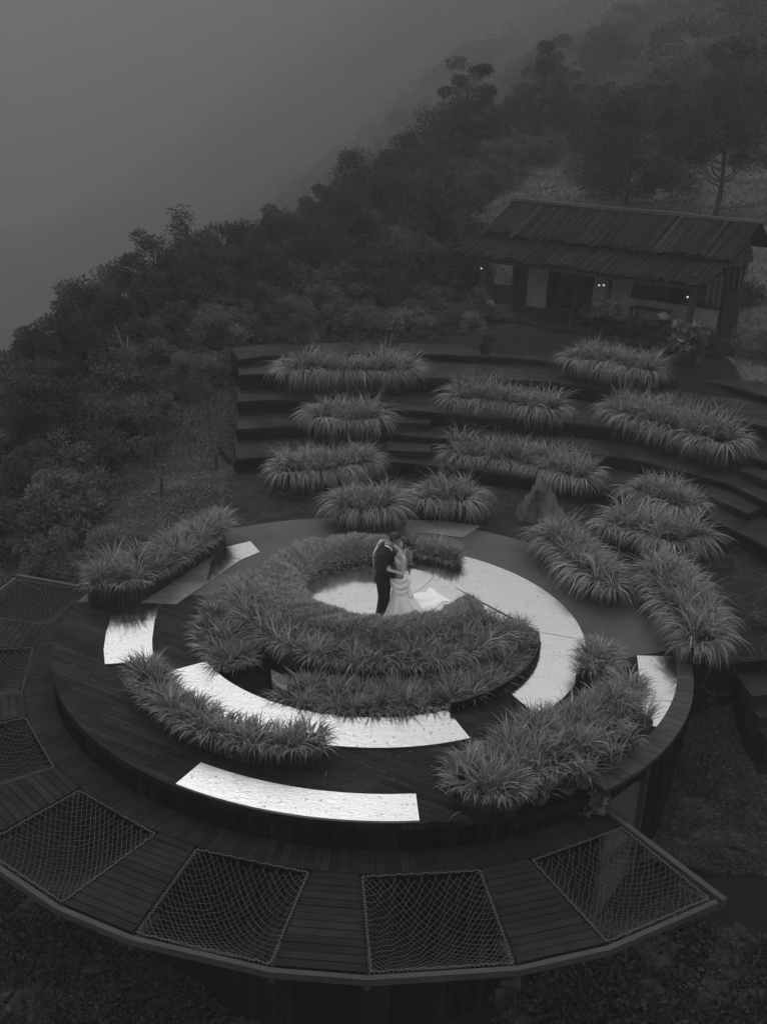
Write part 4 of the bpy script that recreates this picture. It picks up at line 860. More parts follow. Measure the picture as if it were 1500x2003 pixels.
tree('rounded bush at the right edge by the lawn path', 1490, 700, 1.0, .8, Y=32, ncl=40, nlf=80, lf=.09, lw=.035, low=0, name='bush', cat='bush', m='shrub', rad=.03)
tree('bush on the lawn path at the right of the cabin', 1462, 590, 1.0, .7, Y=38, ncl=40, nlf=80, lf=.09, lw=.035, low=0, name='bush', cat='bush', m='tree', rad=.03)
rock('dark rock outcrop above the slope at the edge of the fog', 560, 500, float(hgt(*ZY(560, 500, 50)[:2])), .1, .1, [], 'rock_outcrop') if False else None
oc = ZY(562, 505, 50); oc[2] = hgt(oc[0], oc[1])
ro = peakrock('dark rock outcrop with a sheer left side at the fog edge', 562, 505, 0, [(-1.35, .3), (-1.28, 2.1), (-1.1, 2.5), (-.7, 2.3), (-.2, 2.35), (.6, 2.0), (1.4, 1.3), (2.0, .2)], 1.0, 'rock_outcrop'); ro.location = (oc[0], oc[1], oc[2] - .3)
# undergrowth: uncountable leaves over the slopes
def cover(name, poly_px, n, Lm, lw, m, zoff=0.0, hvar=.25, tmax=140, upness=.8, seed=0, tone=1.0, clump=0):
    out = []; A_ = np.array(poly_px, float); x0, y0 = A_.min(0); x1, y1 = A_.max(0)
    # sample the ground in world space, keep what lies in the region
    c = [hit(x, y, tmax) for x, y in [(a, b) for a, b in poly_px]]; c = [q for q in c if q is not None]
    C_ = np.array(c); X0, Y0 = C_[:, :2].min(0) - 1; X1, Y1 = C_[:, :2].max(0) + 1
    got = 0; PP = []; k = 0
    while got < n and k < 60:
        k += 1
        x = RNG.uniform(X0, X1, n); t = RNG.random(n); y = 1 / (1 / max(Y0, 4) + t * (1 / Y1 - 1 / max(Y0, 4)))   # denser near, thinner far
        z = hgt(x, y); a, b, d = proj(np.stack([x, y, z], -1)); mk = inpoly(a, b, poly_px) & (d > 2)
        PP.append(np.stack([x, y, z], -1)[mk]); got += mk.sum()
    P_ = np.concatenate(PP)[:n]; n = len(P_)
    if clump: 
        ph = np.sin(P_[:, 0] * 2.1 + 1.7 * np.sin(P_[:, 1] * 1.3)) + np.sin(P_[:, 1] * 2.7 + P_[:, 0]); P_[:, 2] += np.clip(ph, -.5, 2) * clump
    dist = P_[:, 1]; sc_ = np.clip(dist / 30, .6, 3.5)
    P_[:, 2] += RNG.uniform(0, hvar, n) * sc_ + zoff
    D = RNG.normal(0, 1, (n, 3)); D[:, 2] = np.abs(D[:, 2]) * upness + .2
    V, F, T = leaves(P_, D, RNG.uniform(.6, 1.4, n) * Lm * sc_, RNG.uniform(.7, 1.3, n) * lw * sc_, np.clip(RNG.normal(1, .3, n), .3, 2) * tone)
    o = mesh_np(name, V, F, m, T); tag(o, kind='stuff'); return o
cover('undergrowth', VEG, 90000, .10, .03, MT['cover'], hvar=.25, tmax=200, tone=.45)  # low tone puts the shade between the shrubs into the leaf colour
far_px = [(-60, 660), (60, 600), (300, 500), (520, 400), (700, 260), (900, 150), (1130, 60), (1380, -60), (900, -60), (600, 100), (300, 330), (-60, 520)]
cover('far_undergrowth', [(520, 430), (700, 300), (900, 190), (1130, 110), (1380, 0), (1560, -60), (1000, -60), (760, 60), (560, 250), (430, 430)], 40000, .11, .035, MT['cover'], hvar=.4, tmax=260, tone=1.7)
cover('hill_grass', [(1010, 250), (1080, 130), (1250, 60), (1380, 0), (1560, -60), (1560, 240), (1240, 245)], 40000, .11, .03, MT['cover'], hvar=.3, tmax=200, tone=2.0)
cover('bank_cover', [(468, 742), (330, 815), (245, 905), (190, 985), (165, 1080), (-60, 1120), (-60, 1240), (60, 1120), (170, 1150), (440, 1000), (462, 910)], 80000, .09, .03, MT['cover'], hvar=.12, tone=2.1)
cover('lawn_grass', LAWN_PX, 60000, .10, .02, MT['lawn'], hvar=.05, upness=2.0)
cover('edge_plants', [(1360, 1310), (1380, 1480), (1340, 1560), (1300, 1640), (1400, 1600), (1450, 1400), (1420, 1315)], 5000, .12, .05, MT['shrub'], hvar=.2, clump=.12)
cover('garden_cover', [(1365, 1310), (1440, 1310), (1500, 1420), (1560, 1480), (1560, 1720), (1250, 1700), (1290, 1620), (1330, 1480), (1355, 1380)], 90000, .07, .04, MT['cover'], hvar=.14, clump=.10, tone=1.25)
cover('low_plants', [(900, 2050), (1060, 1940), (1180, 1850), (1300, 1790), (1500, 1860), (1580, 1880), (1580, 2080), (900, 2080)], 26000, .14, .085, MT['cover'], hvar=.35, clump=.2, tone=.5)  # tone cut: the dark foreground is put into the leaf colour
cover('valley_plants', [(-60, 1720), (0, 1700), (130, 1790), (280, 1860), (520, 1920), (560, 2080), (-60, 2080)], 22000, .14, .06, MT['cover'], hvar=.35, clump=.2, tone=.5)  # darkness under the nets painted in by a lower leaf tone
cover('yard_litter', [(930, 640), (1100, 625), (1320, 690), (1300, 720), (900, 690)], 1500, .06, .02, MT['cover'], hvar=.02)
# ferns
def fern(label, px, py, Y, s, nfr=9):
    p = ZY(px, py, Y); p[2] = hgt(p[0], p[1]) + .25 * s; t = empty('fern', tuple(p), random.uniform(0, 6)); tag(t, label, 'fern', 'ferns round the foot of the podium')
    Vs, Ds, Ls, Ws = [], [], [], []
    for k in range(nfr):
        a = 2 * pi * k / nfr + random.uniform(-.3, .3); Lf = random.uniform(.7, 1.1) * s
        for j in range(26):
            u = (j + 1) / 26; r = Lf * u; z = Lf * (.55 * u - .75 * u * u); q = (r * cos(a), r * sin(a), z)
            for sd_ in (1, -1):
                Vs.append(q); Ds.append((cos(a) * .35 - sd_ * sin(a), sin(a) * .35 + sd_ * cos(a), -.15)); Ls.append(.24 * s * sin(pi * min(1, u * .9 + .12)) + .02); Ws.append(.035 * s)
        Vs.append((0, 0, 0)); Ds.append((cos(a), sin(a), .3)); Ls.append(.5 * Lf); Ws.append(.015)
    V, F, T = leaves(np.array(Vs), np.array(Ds, float), np.array(Ls), np.array(Ws)); mesh_np('fronds', V, F, MT['shrub'], T, t)
fern('large fern below the left edge beam', 40, 1880, 11.5, .75); fern('fern at the bottom left corner', 95, 1955, 10.6, .5); fern('small fern beside the large one at lower left', 110, 1880, 12, .5)
fern('fern at the bottom centre against the dark wall', 1150, 1965, 10.3, .45); fern('fern growing beside the garden stairs', 1435, 1385, 17, .55, 7); fern('pale fern under the plaza wall at right', 1430, 1330, 17.6, .4, 7)
fern('fern low at the bottom left of the dark wall', 930, 1985, 10.0, .35)
def leafy(label, px, py, z, R, H, lf, n=14, nl=26, m='shrub', Y=None):
    p = G(px, py, z) if Y is None else ZY(px, py, Y); z = z if Y is None else float(hgt(p[0], p[1]))
    me, c = crown_mesh('leafy_crown', R, H, n, nl, lf, lf * .5, MT[m], low=.05); put('leafy_plant', 'plant', label, None, me, limb_mesh(c, H, .012, nl=8, bend=.02), (p[0], p[1], z), 1, random.uniform(0, 6))
leafy('small broad leaved bush growing on the net deck by the ledge', 1160, 1590, NZ, .17, .30, .10)
leafy('tall leafy weed at the top of the garden stairs', 1470, 1330, 0, .35, .8, .07, 30, 60, Y=17.6)
leafy('leafy sprig in front of the dark lower wall', 1000, 1960, 0, .18, .5, .12, 12, 20, Y=9.6)
leafy('second leafy sprig at the bottom edge', 1110, 1930, 0, .25, .6, .12, 16, 24, Y=9.9)
leafy('twiggy plant at the left end of the plaza', 445, 990, 0, .16, .35, .05, 8, 14)
# weeds and low bushes round the foot of the podium
WL = [('at the bottom left under the nets', [(-40, 1760), (120, 1800), (280, 1870), (480, 1930), (480, 2030), (-40, 2030)], 26), ('below the right net beside the garden path', [(960, 1960), (1080, 1890), (1210, 1860), (1320, 1820), (1520, 1880), (1520, 2030), (960, 2030)], 30), ('in the garden right of the podium', [(1370, 1340), (1430, 1340), (1520, 1470), (1520, 1690), (1300, 1660), (1345, 1500)], 22)]
for zn, pg, cnt in WL:
    got = []; tr_ = 0
    while len(got) < cnt and tr_ < 2000:
        tr_ += 1; px, py = random.uniform(-40, 1520), random.uniform(1330, 2030)
        if not inpoly(px, py, pg): continue
        p = hit(px, py, 60)
        if p is None: continue
        sw_ = random.uniform(.16, .34)
        if any((p[0] - q[0]) ** 2 + (p[1] - q[1]) ** 2 < .09 for q in got): continue
        got.append(p); ki = random.randrange(5); me, lm = PRO[ki]
        put('weed', 'weed', ('rounded leafy weed ', 'low spreading weed ', 'tall narrow leaved weed ', 'broad bushy weed ', 'fine leaved weed ')[ki] + zn, 'weeds round the foot of the podium', me, lm, (p[0], p[1], p[2] - .03), sw_, random.uniform(0, 6.28), random.uniform(.5, .9))
# short posts in the bank
def post(label, px, py, Y, h=.75, r=.05):
    p = ZY(px, py, Y); z = float(hgt(p[0], p[1])); b = MB(); b.tube([(0, 0, -.2), (.01, .01, h * .6), (.02, 0, h)], [r, r * .95, r * .8], 8); b.tube([(0, 0, h - .12), (0, 0, h - .09)], r * 1.15, 8, 1.8)
    o = b.build('post', MT['bark'], loc=(p[0], p[1], z)); tag(o, label, 'post', 'short posts on the left bank')
post('short wooden post on the bank beside the lowest terrace', 424, 938, 25.5, .65); post('short post behind the left rim planter', 318, 1008, 23.5, .55); post('thin post standing deeper in the bushes', 182, 940, 27, .9, .05)
bt = MB(); bt.tube([(0, 0, 0), (.3, .1, .5), (.35, .1, 1.2)], [.03, .02, .01], 5); bt.tube([(.3, .1, .5), (-.2, 0, .8), (-.5, 0, .7)], [.02, .015, .008], 5); bt.tube([(.3, .1, .5), (.0, 0, 1.5)], [.02, .008], 5)
pb = hit(232, 770); tag(bt.build('dead_branch', MT['plaster'], loc=(pb[0], pb[1], pb[2] + .6)), 'bare pale dead branch sticking out of the bushes', 'branch')
# ------------------------------------------------------------ cabin
ZF = 2.3
O3 = G(885, 495, 4.25); E3 = G(1375, 560, 4.25); _d = (E3 - O3)[:2]; LEN = float(np.linalg.norm(_d)); CA = math.atan2(_d[1], _d[0])
UV = np.array([cos(CA), sin(CA)]); NV = np.array([-sin(CA), cos(CA)])
cab = empty('cabin', (O3[0], O3[1], ZF), CA); tag(cab, 'low cabin with a slab wood roof, plaster walls and a porch', 'cabin')
def onplane(px, py, n0):
    d = ray(px, py); den = d[0] * NV[0] + d[1] * NV[1]; t = (n0 + O3[0] * NV[0] + O3[1] * NV[1]) / den; p = d * t + np.array([0, 0, CH])
    r = p[:2] - O3[:2]; return float(r @ UV), float(p[2] - ZF)
ZE, ZM, ZR = 4.25 - ZF, 4.98 - ZF, 6.05 - ZF
NM_, NR_ = 1.35, 3.2
def roofpart(name, u0, u1, n0, z0, n1, z1, ragged=.06, light=.04):
    b = MB(); u = u0; k = 0
    while u < u1:
        w = random.uniform(.05, .15); s = 0; r0 = random.uniform(-ragged, ragged)
        cuts = sorted([0] + [random.uniform(.25, .8)] * random.randint(0, 1) + [1])
        for a, c in zip(cuts[:-1], cuts[1:]):
            lift = random.uniform(0, .06) ** 1.0; tn = random.uniform(.45, 1.6) * (random.uniform(1.8, 2.8) if random.random() < light else 1)
            a2 = a - .03 + (r0 / 2 if a == 0 else 0); c2 = min(1.0, c + .02)
            p = (u + w / 2 + random.uniform(-.01, .01), n0 + (n1 - n0) * a2, z0 + (z1 - z0) * a2 + lift + (.02 if a == 0 else 0)); q = (u + w / 2, n0 + (n1 - n0) * c2, z0 + (z1 - z0) * c2 + lift)
            q = (q[0] + random.uniform(-.04, .04), q[1], q[2]); b.bar(p, q, w * random.uniform(.8, 1.0), .022, tone=tn)
        u += w
    b.box(((u0 + u1) / 2, (n0 + n1) / 2, (z0 + z1) / 2 - .05), (u1 - u0, math.hypot(n1 - n0, z1 - z0), .03), M3=np.array([[1, 0, 0], [0, cos(math.atan2(z1 - z0, n1 - n0)), -sin(math.atan2(z1 - z0, n1 - n0))], [0, sin(math.atan2(z1 - z0, n1 - n0)), cos(math.atan2(z1 - z0, n1 - n0))]]), tone=.5)
    return b.build(name, MT['roof'], cab)
roofpart('porch_roof', 0, LEN, 0, ZE, NM_ + .15, ZM - .10, .18)
roofpart('main_roof', .45, LEN + .35, NM_ - .05, ZM, NR_, ZR, .14, .07)
bk = MB(); bk.bar((LEN / 2 + .4, NR_ + .02, ZR - .02), (LEN / 2 + .4, 4.5, 2.9), LEN - .1, .06, up=(0, 0, 1)); bk.build('rear_roof', MT['roof'], cab)
rb = MB(); rb.tube([(.35, NR_, ZR + .06), (3, NR_ + .02, ZR + .04), (6.5, NR_, ZR + .06), (LEN + .5, NR_, ZR + .02)], .06, 8); rb.tube([(.35, NR_ - .12, ZR + .0), (LEN + .45, NR_ - .1, ZR + .0)], .035, 6); rb.build('ridge_pole', MT['darkwood'], cab)
ev = MB(); ev.bar((.05, .12, ZE - .11), (LEN - .05, .12, ZE - .11), .09, .14); ev.bar((.2, 1.3, ZE + .35), (LEN, 1.3, ZE + .35), .09, .12); ev.build('eave_beam', MT['darkwood'], cab)
rf = MB()
for k in range(14): u = .15 + (LEN - .3) * k / 13; rf.bar((u, .0, ZE - .12), (u, 1.45, ZE + .48), .06, .08)
rf.build('rafters', MT['darkwood'], cab)
gab = MB()
for k in range(5): gab.bar((LEN - .1, 1.4 + k * .36, ZE + .55 + k * .24), (LEN - .1, 4.2 - k * .2, ZE + .55 + k * .24), .03, .22)
gab.build('gable_boards', MT['darkwood'], cab)
NW = 2.55
def wallpiece(name, pa, pb_, z0, z1, m, th=.12, n0=NW):
    b = MB(); b.box(((pa + pb_) / 2, n0 + th / 2, (z0 + z1) / 2), (pb_ - pa, th, z1 - z0)); return b.build(name, m, cab)
uA = onplane(1013, 570, NW)[0]; uB = onplane(1030, 570, NW)[0]; uC = onplane(1068, 575, NW)[0]; uD = onplane(1157, 590, NW)[0]; uE = onplane(1235, 590, NW)[0]; uF = onplane(1404, 620, NW)[0]
ZT = ZE + .75
wallpiece('wall', uA - 0.02, uB - .003, 0, ZT, MT['darkwood'])
wallpiece('wall', uB, uC, 0, ZT, MT['plaster']); wallpiece('wall', uD, uE, 0, ZT, MT['plaster'])
dr = MB(); dr.box(((uC + uD) / 2, NW + .5, ZT / 2), (uD - uC, .03, ZT)); do = dr.build('doorway', MT['void'], cab)  # dark sheet stands in for the unlit room behind the opening
df = MB()
for u in (uC + .04, uC + (uD - uC) * .30, uC + (uD - uC) * .62, uD - .04): df.box((u, NW + .06, ZT / 2), (.06, .08, ZT))
df.box(((uC + uD) / 2, NW + .05, .03), (uD - uC, .14, .06)); df.build('door_frame', MT['darkwood'], do)
zc = onplane(1320, 594, NW)[1]; zs = onplane(1370, 641, NW)[1]
wallpiece('wall', uE + .002, uF, zs, zc, MT['plaster']); wallpiece('stone_base', uE + .002, uF - .01, -.1, zs - .002, MT['rubble'], .16, NW - .03)
win = MB(); win.box(((uE + uF) / 2, NW + .08, (zc + ZT) / 2), (uF - uE, .02, ZT - zc - .02)); wo2 = win.build('window', MT['void'], cab)
wf = MB(); wf.box(((uE + uF) / 2, NW + .0, zc + .04), (uF - uE + .1, .16, .08)); wf.box(((uE + uF) / 2, NW + .02, ZT - .05), (uF - uE, .1, .1))
for k in range(6): wf.box((uE + (uF - uE) * k / 5, NW + .03, (zc + ZT) / 2), (.06, .08, ZT - zc))
wf.build('window_frame', MT['darkwood'], wo2)
sdw = MB(); sdw.box((uF + .05, NW + .75, .75), (.12, 1.5, 1.5)); sdw.box((uA - .05, NW + .75, 1.2), (.12, 1.5, 2.5)); sdw.box(((uA + uF) / 2, NW + 1.5, 1.1), (uF - uA, .12, 2.2))
for q_ in (.1, 1.45): sdw.box((uF + .05, NW + q_, 1.4), (.14, .14, 2.8)); sdw.build('side_wall', MT['darkwood'], cab)
fls = MB(); fls.box(((uA + uF) / 2 - .3, 1.2, -.06), (uF - uA + 1.5, 3.4, .11)); fls.build('porch_floor', MT['terrace'], cab)
posts = []
for px, py in ((943, 605), (1180, 640), (1342, 662)):
    u, z = onplane(px, py, .45); b = MB(); b.box((u, .45, ZE / 2 - .05), (.17, .17, ZE + .1)); b.build('post', MT['darkwood'], cab); posts.append(u)
b = MB(); u = onplane(1003, 580, 2.3)[0]; b.box((u, 2.3, 1.2), (.14, .14, 2.4)); b.build('post', MT['darkwood'], cab)
hm_ = MB()
for k in range(7):
    u = LEN - .1 + k * .04; n_ = .6 + k * .42; z_ = ZE + .1 + k * .08; hm_.tube([(u, n_, z_), (u + .02, n_ + .03, z_ - random.uniform(.5, 1.1))], .03, 6, random.uniform(1, 3))
hm_.build('hanging_slabs', MT['bark'], cab)
# lamps, lit
em = bpy.data.materials.new('lit_bulb'); em.use_nodes = True; eb_ = em.node_tree.nodes['Principled BSDF']; eb_.inputs['Emission Color'].default_value = (1, 1, 1, 1); eb_.inputs['Emission Strength'].default_value = 1.0
def lamp(label, u, n0, px, py):
    z = onplane(px, py, n0)[1]; u = onplane(px, py, n0)[0]
    w = O3[:2] + UV * u + NV * n0; t = empty('porch_lamp', (w[0], w[1], ZF + z), CA); tag(t, label, 'lamp', 'lit porch lamps')
    b = MB(); k = 10; V = [(.030 * sin(pi * i / 6) * cos(2 * pi * j / k), .030 * sin(pi * i / 6) * sin(2 * pi * j / k), .030 * cos(pi * i / 6)) for i in range(1, 6) for j in range(k)]
    b.add(V, [(i * k + j, i * k + (j + 1) % k, (i + 1) * k + (j + 1) % k, (i + 1) * k + j) for i in range(4) for j in range(k)] + [tuple(range(k))[::-1], tuple(range(4 * k, 5 * k))]); b.build('bulb', em, t)
    h = MB(); h.tube([(0, .0, .035), (0, .0, .08), (0, .06, .09)], .018, 6); h.build('bracket', MT['darkwood'], t)
lamp('lit bulb on the left porch post', 0, .32, 941, 525); lamp('lit bulb on the middle post, left of a pair', 0, .32, 1171, 558); lamp('lit bulb on the middle post, right of a pair', 0, .32, 1180, 558); lamp('lit bulb on the right porch post', 0, .32, 1344, 581)
# things in front of the cabin
def at(u, n0, z=0): w = O3[:2] + UV * u + NV * n0; return (w[0], w[1], ZF + z)
def upx(px, py, n0): return onplane(px, py, n0)[0]
tu = upx(1270, 615, 1.6); t = empty('table', at(tu, 1.6), CA); tag(t, 'dark wooden table on the porch under the window', 'table')
b = MB(); b.box((0, 0, .72), (1.3, .6, .05)); b.build('tabletop', MT['darkwood'], t)
for sx in (-.58, .58):
    for sy in (-.24, .24): b = MB(); b.box((sx, sy, .35), (.06, .06, .7)); b.build('leg', MT['darkwood'], t)
su = upx(1305, 625, 1.2); t = empty('stool', at(su, 1.05), CA); tag(t, 'square stool with white bags on it on the porch', 'stool')
b = MB(); b.box((0, 0, .48), (.55, .4, .05)); b.build('seat', MT['darkwood'], t)
for sx in (-.22, .22):
    for sy in (-.16, .16): b = MB(); b.box((sx, sy, .23), (.05, .05, .45)); b.build('leg', MT['darkwood'], t)
def bag(label, u, n0, z, s, name='bag', m='white'):
    nu, nv = 16, 10; U, Vv = np.meshgrid(np.linspace(0, 2 * pi, nu, endpoint=False), np.linspace(0, pi, nv)); r = 1 + .15 * np.sin(3 * U + 2 * Vv) + RNG.normal(0, .06, U.shape)
    V = np.stack([np.cos(U) * np.sin(Vv) * r * s, np.sin(U) * np.sin(Vv) * r * s * .8, (1 - np.cos(Vv)) * s * .7 * (1 + .1 * np.sin(4 * U))], -1).reshape(-1, 3); idx = np.arange(nu * nv).reshape(nv, nu)
    F = np.stack([idx[:-1], np.roll(idx[:-1], -1, 1), np.roll(idx[1:], -1, 1), idx[1:]], -1).reshape(-1, 4)
    o = mesh_np(name, V, F, MT[m], np.full(len(V), .45), loc=at(u, n0, z), smooth=True); tag(o, label, 'bag'); return o
bag('white crumpled bag on the stool by the right post', su - .1, 1.05, .51, .2); bag('white cloth bundle hanging low beside the stool', su + .45, 1.05, .35, .2)
bag('white sack behind the left porch post', upx(955, 588, .8), .9, 0.0, .22)
# pale strips on the ground by the door
for lab, px, py in (('pale short plank lying on the yard below the door', 1076, 631), ('second pale plank lying nearer the planter', 1090, 637)):
    p = G(px, py, ZF + .03); b = MB(); b.box((0, 0, 0), (.35, .07, .03), -.5); o = b.build('plank', MT['plaster'], loc=tuple(p)); o.location[2] = float(max(hgt(p[0], p[1]), ZF - .4)) + .12; tag(o, lab, 'plank')
pl_ = MB(); pa, pb2 = G(1112, 648, 2.2), ZY(1124, 532, 38.4); pl_.tube([(0, 0, 0), tuple((pb2 - pa) * .5 + np.array([.02, 0, 0])), tuple(pb2 - pa)], .02, 6); tag(pl_.build('pole', MT['beam'], loc=tuple(pa)), 'thin leaning pole in front of the cabin door', 'pole')
# pots and barrel by the porch
def bigpot(label, px, py, z, r, h, plant=.5, m='pot', lf=.12, ncl=24):
    p = G(px, py, z); zz = max(z, float(hgt(p[0], p[1]))) ; t = empty('potted_plant', (p[0], p[1], zz)); tag(t, label, 'potted plant', 'large pots round the cabin yard')
    b = MB(); k = 20; R_ = [(r * .7, 0), (r * .95, h * .35), (r, h * .7), (r * .9, h * .95), (r * 1.0, h), (r * .85, h), (0, h * .93)]
    V = [(a * cos(2 * pi * j / k), a * sin(2 * pi * j / k), z_) for a, z_ in R_ for j in range(k)]
    b.add(V, [(i * k + j, i * k + (j + 1) % k, (i + 1) * k + (j + 1) % k, (i + 1) * k + j) for i in range(len(R_) - 1) for j in range(k)] + [tuple(range(k))[::-1]]); b.build('pot', MT[m], t)
    me, c = crown_mesh('pot_foliage', plant, plant * 1.3, ncl, 40, lf, lf * .4, MT['shrub'], low=0); o = link('foliage', me, t); o.location = (0, 0, h * .9)
bigpot('large dark pot with a bush before the middle porch post', 1178, 668, 2.05, .42, .6, .5, 'clad'); bigpot('barrel pot with a spiky bush beside the right planter', 1330, 735, 1.6, .3, .62, .5, 'log', .2)
bigpot('small pot with pale flowers beside the barrel pot', 1358, 735, 1.6, .14, .2, .2, 'pot', .06); bigpot('pot of dark leaves left of the middle post', 1150, 640, 2.2, .22, .3, .35, 'clad', .1)
bigpot('wedge shaped planter box at the corner of the yard', 948, 690, 1.8, .2, .4, .25, 'log', .08)
leafy('tangle of low plants on the porch by the table', 1225, 650, 2.25, .45, .6, .1, 24, 30)
leafy('low plants right of the porch stool', 1310, 668, 2.2, .4, .45, .12, 20, 30)
cbl = MB(); cbl.tube([tuple(G(x, y, 1.81)) for x, y in [(1395, 733), (1430, 737), (1460, 741), (1490, 746), (1500, 752), (1560, 775)]], .012, 5, 2.0); tag(cbl.build('cable', MT['rope']), 'thin pale cable lying along the top terrace at right', 'cable')
# ------------------------------------------------------------ the couple
def etube(b, pts, ra, rb, side=(0, 1, 0), k=18, tone=1.0, cap=True, wob=None):
    """elliptical tube: ra across the side axis, rb along it"""
    pts = np.asarray(pts, float); n = len(pts); ra = np.broadcast_to(ra, (n,)); rb = np.broadcast_to(rb, (n,)); T = np.gradient(pts, axis=0); T /= np.linalg.norm(T, axis=1)[:, None]; V = []
    for i in range(n):
        s_ = np.array(side, float); s_ = s_ - T[i] * (s_ @ T[i]); s_ /= np.linalg.norm(s_); o_ = np.cross(s_, T[i])
        for j in range(k):
            an = 2 * pi * j / k; m_ = 1 + (wob(i / (n - 1), an) if wob else 0); V.append(pts[i] + m_ * (o_ * ra[i] * cos(an) + s_ * rb[i] * sin(an)))
    F = [(i * k + j, i * k + (j + 1) % k, (i + 1) * k + (j + 1) % k, (i + 1) * k + j) for i in range(n - 1) for j in range(k)]
    if cap: F += [tuple(range(k))[::-1], tuple(range((n - 1) * k, n * k))]
    b.add(V, F, tone)
def smooth_path(P_, n=12):
    P_ = np.array(P_, float); t = np.arange(len(P_)); q = np.linspace(0, len(P_) - 1, n); out = []
    for c in range(P_.shape[1]):
        m = np.gradient(P_[:, c]); i = np.clip(q.astype(int), 0, len(P_) - 2); f = q - i
        out.append((2 * f ** 3 - 3 * f ** 2 + 1) * P_[i, c] + (f ** 3 - 2 * f ** 2 + f) * m[i] + (-2 * f ** 3 + 3 * f ** 2) * P_[i + 1, c] + (f ** 3 - f ** 2) * m[i + 1])
    return np.stack(out, -1)
def limb(b, P_, R_, side=(0, 1, 0), flat=1.0, n=14, **k):
    S = smooth_path(np.c_[np.array(P_, float), np.array(R_, float)], n); etube(b, S[:, :3], S[:, 3], S[:, 3] * flat, side, **k)
def head_pts(c, yaw, tilt, sc=1.0, fem=False):
    """head facing +x, then tilted forward and turned"""
    nu, nv = 32, 24; V = []
    for i in range(nv + 1):
        ph = pi * i / nv
        for j in range(nu):
            th = 2 * pi * j / nu; d = np.array([sin(ph) * cos(th), sin(ph) * sin(th), cos(ph)])
            r = np.array([.098, .076, .118]); p = d * r
            if d[2] < 0: k = 1 + .30 * d[2]; p[1] *= k; p[0] = p[0] * (1 + .10 * d[2]) + .012 * -d[2]
            f = max(0, d[0])
            p[0] += .026 * math.exp(-((d[1] / .16) ** 2) - ((d[2] + .12) / .18) ** 2) * f ** 2      # nose
            p[0] += .008 * math.exp(-((d[1] / .35) ** 2) - ((d[2] + .52) / .10) ** 2) * f             # lips
            p[0] += .012 * math.exp(-((d[1] / .4) ** 2) - ((d[2] + .82) / .15) ** 2)                  # chin
            p[0] -= .010 * (math.exp(-(((abs(d[1]) - .38) / .18) ** 2) - ((d[2] - .06) / .12) ** 2)) * f  # eye sockets
            p[0] += .005 * math.exp(-((d[2] - .24) / .1) ** 2) * f                                     # brow
            V.append(p * sc)
    V = np.array(V); ct, st_ = cos(tilt), sin(tilt); R1 = np.array([[ct, 0, st_], [0, 1, 0], [-st_, 0, ct]]); cy, sy = cos(yaw), sin(yaw); R2 = np.array([[cy, -sy, 0], [sy, cy, 0], [0, 0, 1]])
    A = R2 @ R1; F = [(i * nu + j, (i + 1) * nu + j, (i + 1) * nu + (j + 1) % nu, i * nu + (j + 1) % nu) for i in range(nv) for j in range(nu)]
    return V @ A.T + np.array(c), F, A, nu, nv
def ears(b, c, A, sc=1.0):
    for s_ in (1, -1):
        q = [np.array([-.005, s_ * .074, -.022]), np.array([-.012, s_ * .084, .0]), np.array([-.012, s_ * .084, .02]), np.array([0, s_ * .076, .03])]
        b.tube([np.array(c) + A @ (p * sc) for p in q], [.008, .012, .012, .008], 8)
def hand(b, wrist, dirn, normal, spread=.25, curl=.6, s=1.0, thumb=1):
    """palm, four unequal fingers and a thumb; dirn points to the fingers, normal out of the back of the hand"""
    w = np.array(wrist, float); d = np.array(dirn, float); d /= np.linalg.norm(d); nn = np.array(normal, float); nn -= d * (nn @ d); nn /= np.linalg.norm(nn); sdv = np.cross(nn, d)
    etube(b, [w - d * .02, w + d * .02 * s, w + d * .055 * s, w + d * .09 * s], [.016, .015, .015, .012], [.024, .034, .042, .040], sdv, 14)
    for k, (o_, L_) in enumerate(((-.031, .070), (-.010, .080), (.011, .075), (.031, .058))):
        p = w + d * .085 * s + sdv * o_; pts = [p]; ang = .15; sp = o_ * spread * 4
        for q in range(4):
            ang += curl * (.25 + .1 * q); dd = d * cos(ang) - nn * sin(ang) + sdv * sp; dd /= np.linalg.norm(dd); pts.append(pts[-1] + dd * L_ / 4 * s)
        b.tube(pts, [.0095, .009, .0085, .008, .0065], 8)
    p = w + d * .025 * s - sdv * .03 * thumb; b.tube([p, p - sdv * .028 * thumb + d * .02 - nn * .008, p - sdv * .036 * thumb + d * .045 - nn * .016, p - sdv * .034 * thumb + d * .065 - nn * .022], [.012, .0105, .0095, .0075], 8)
def fused(b, name, m, parent, vox=.009, sm=2):
    o = b.build(name, m, parent, smooth=True); r = o.modifiers.new('remesh', 'REMESH'); r.mode = 'VOXEL'; r.voxel_size = vox; r.use_smooth_shade = True
    s_ = o.modifiers.new('smooth', 'SMOOTH'); s_.iterations = sm; s_.factor = .5; return o
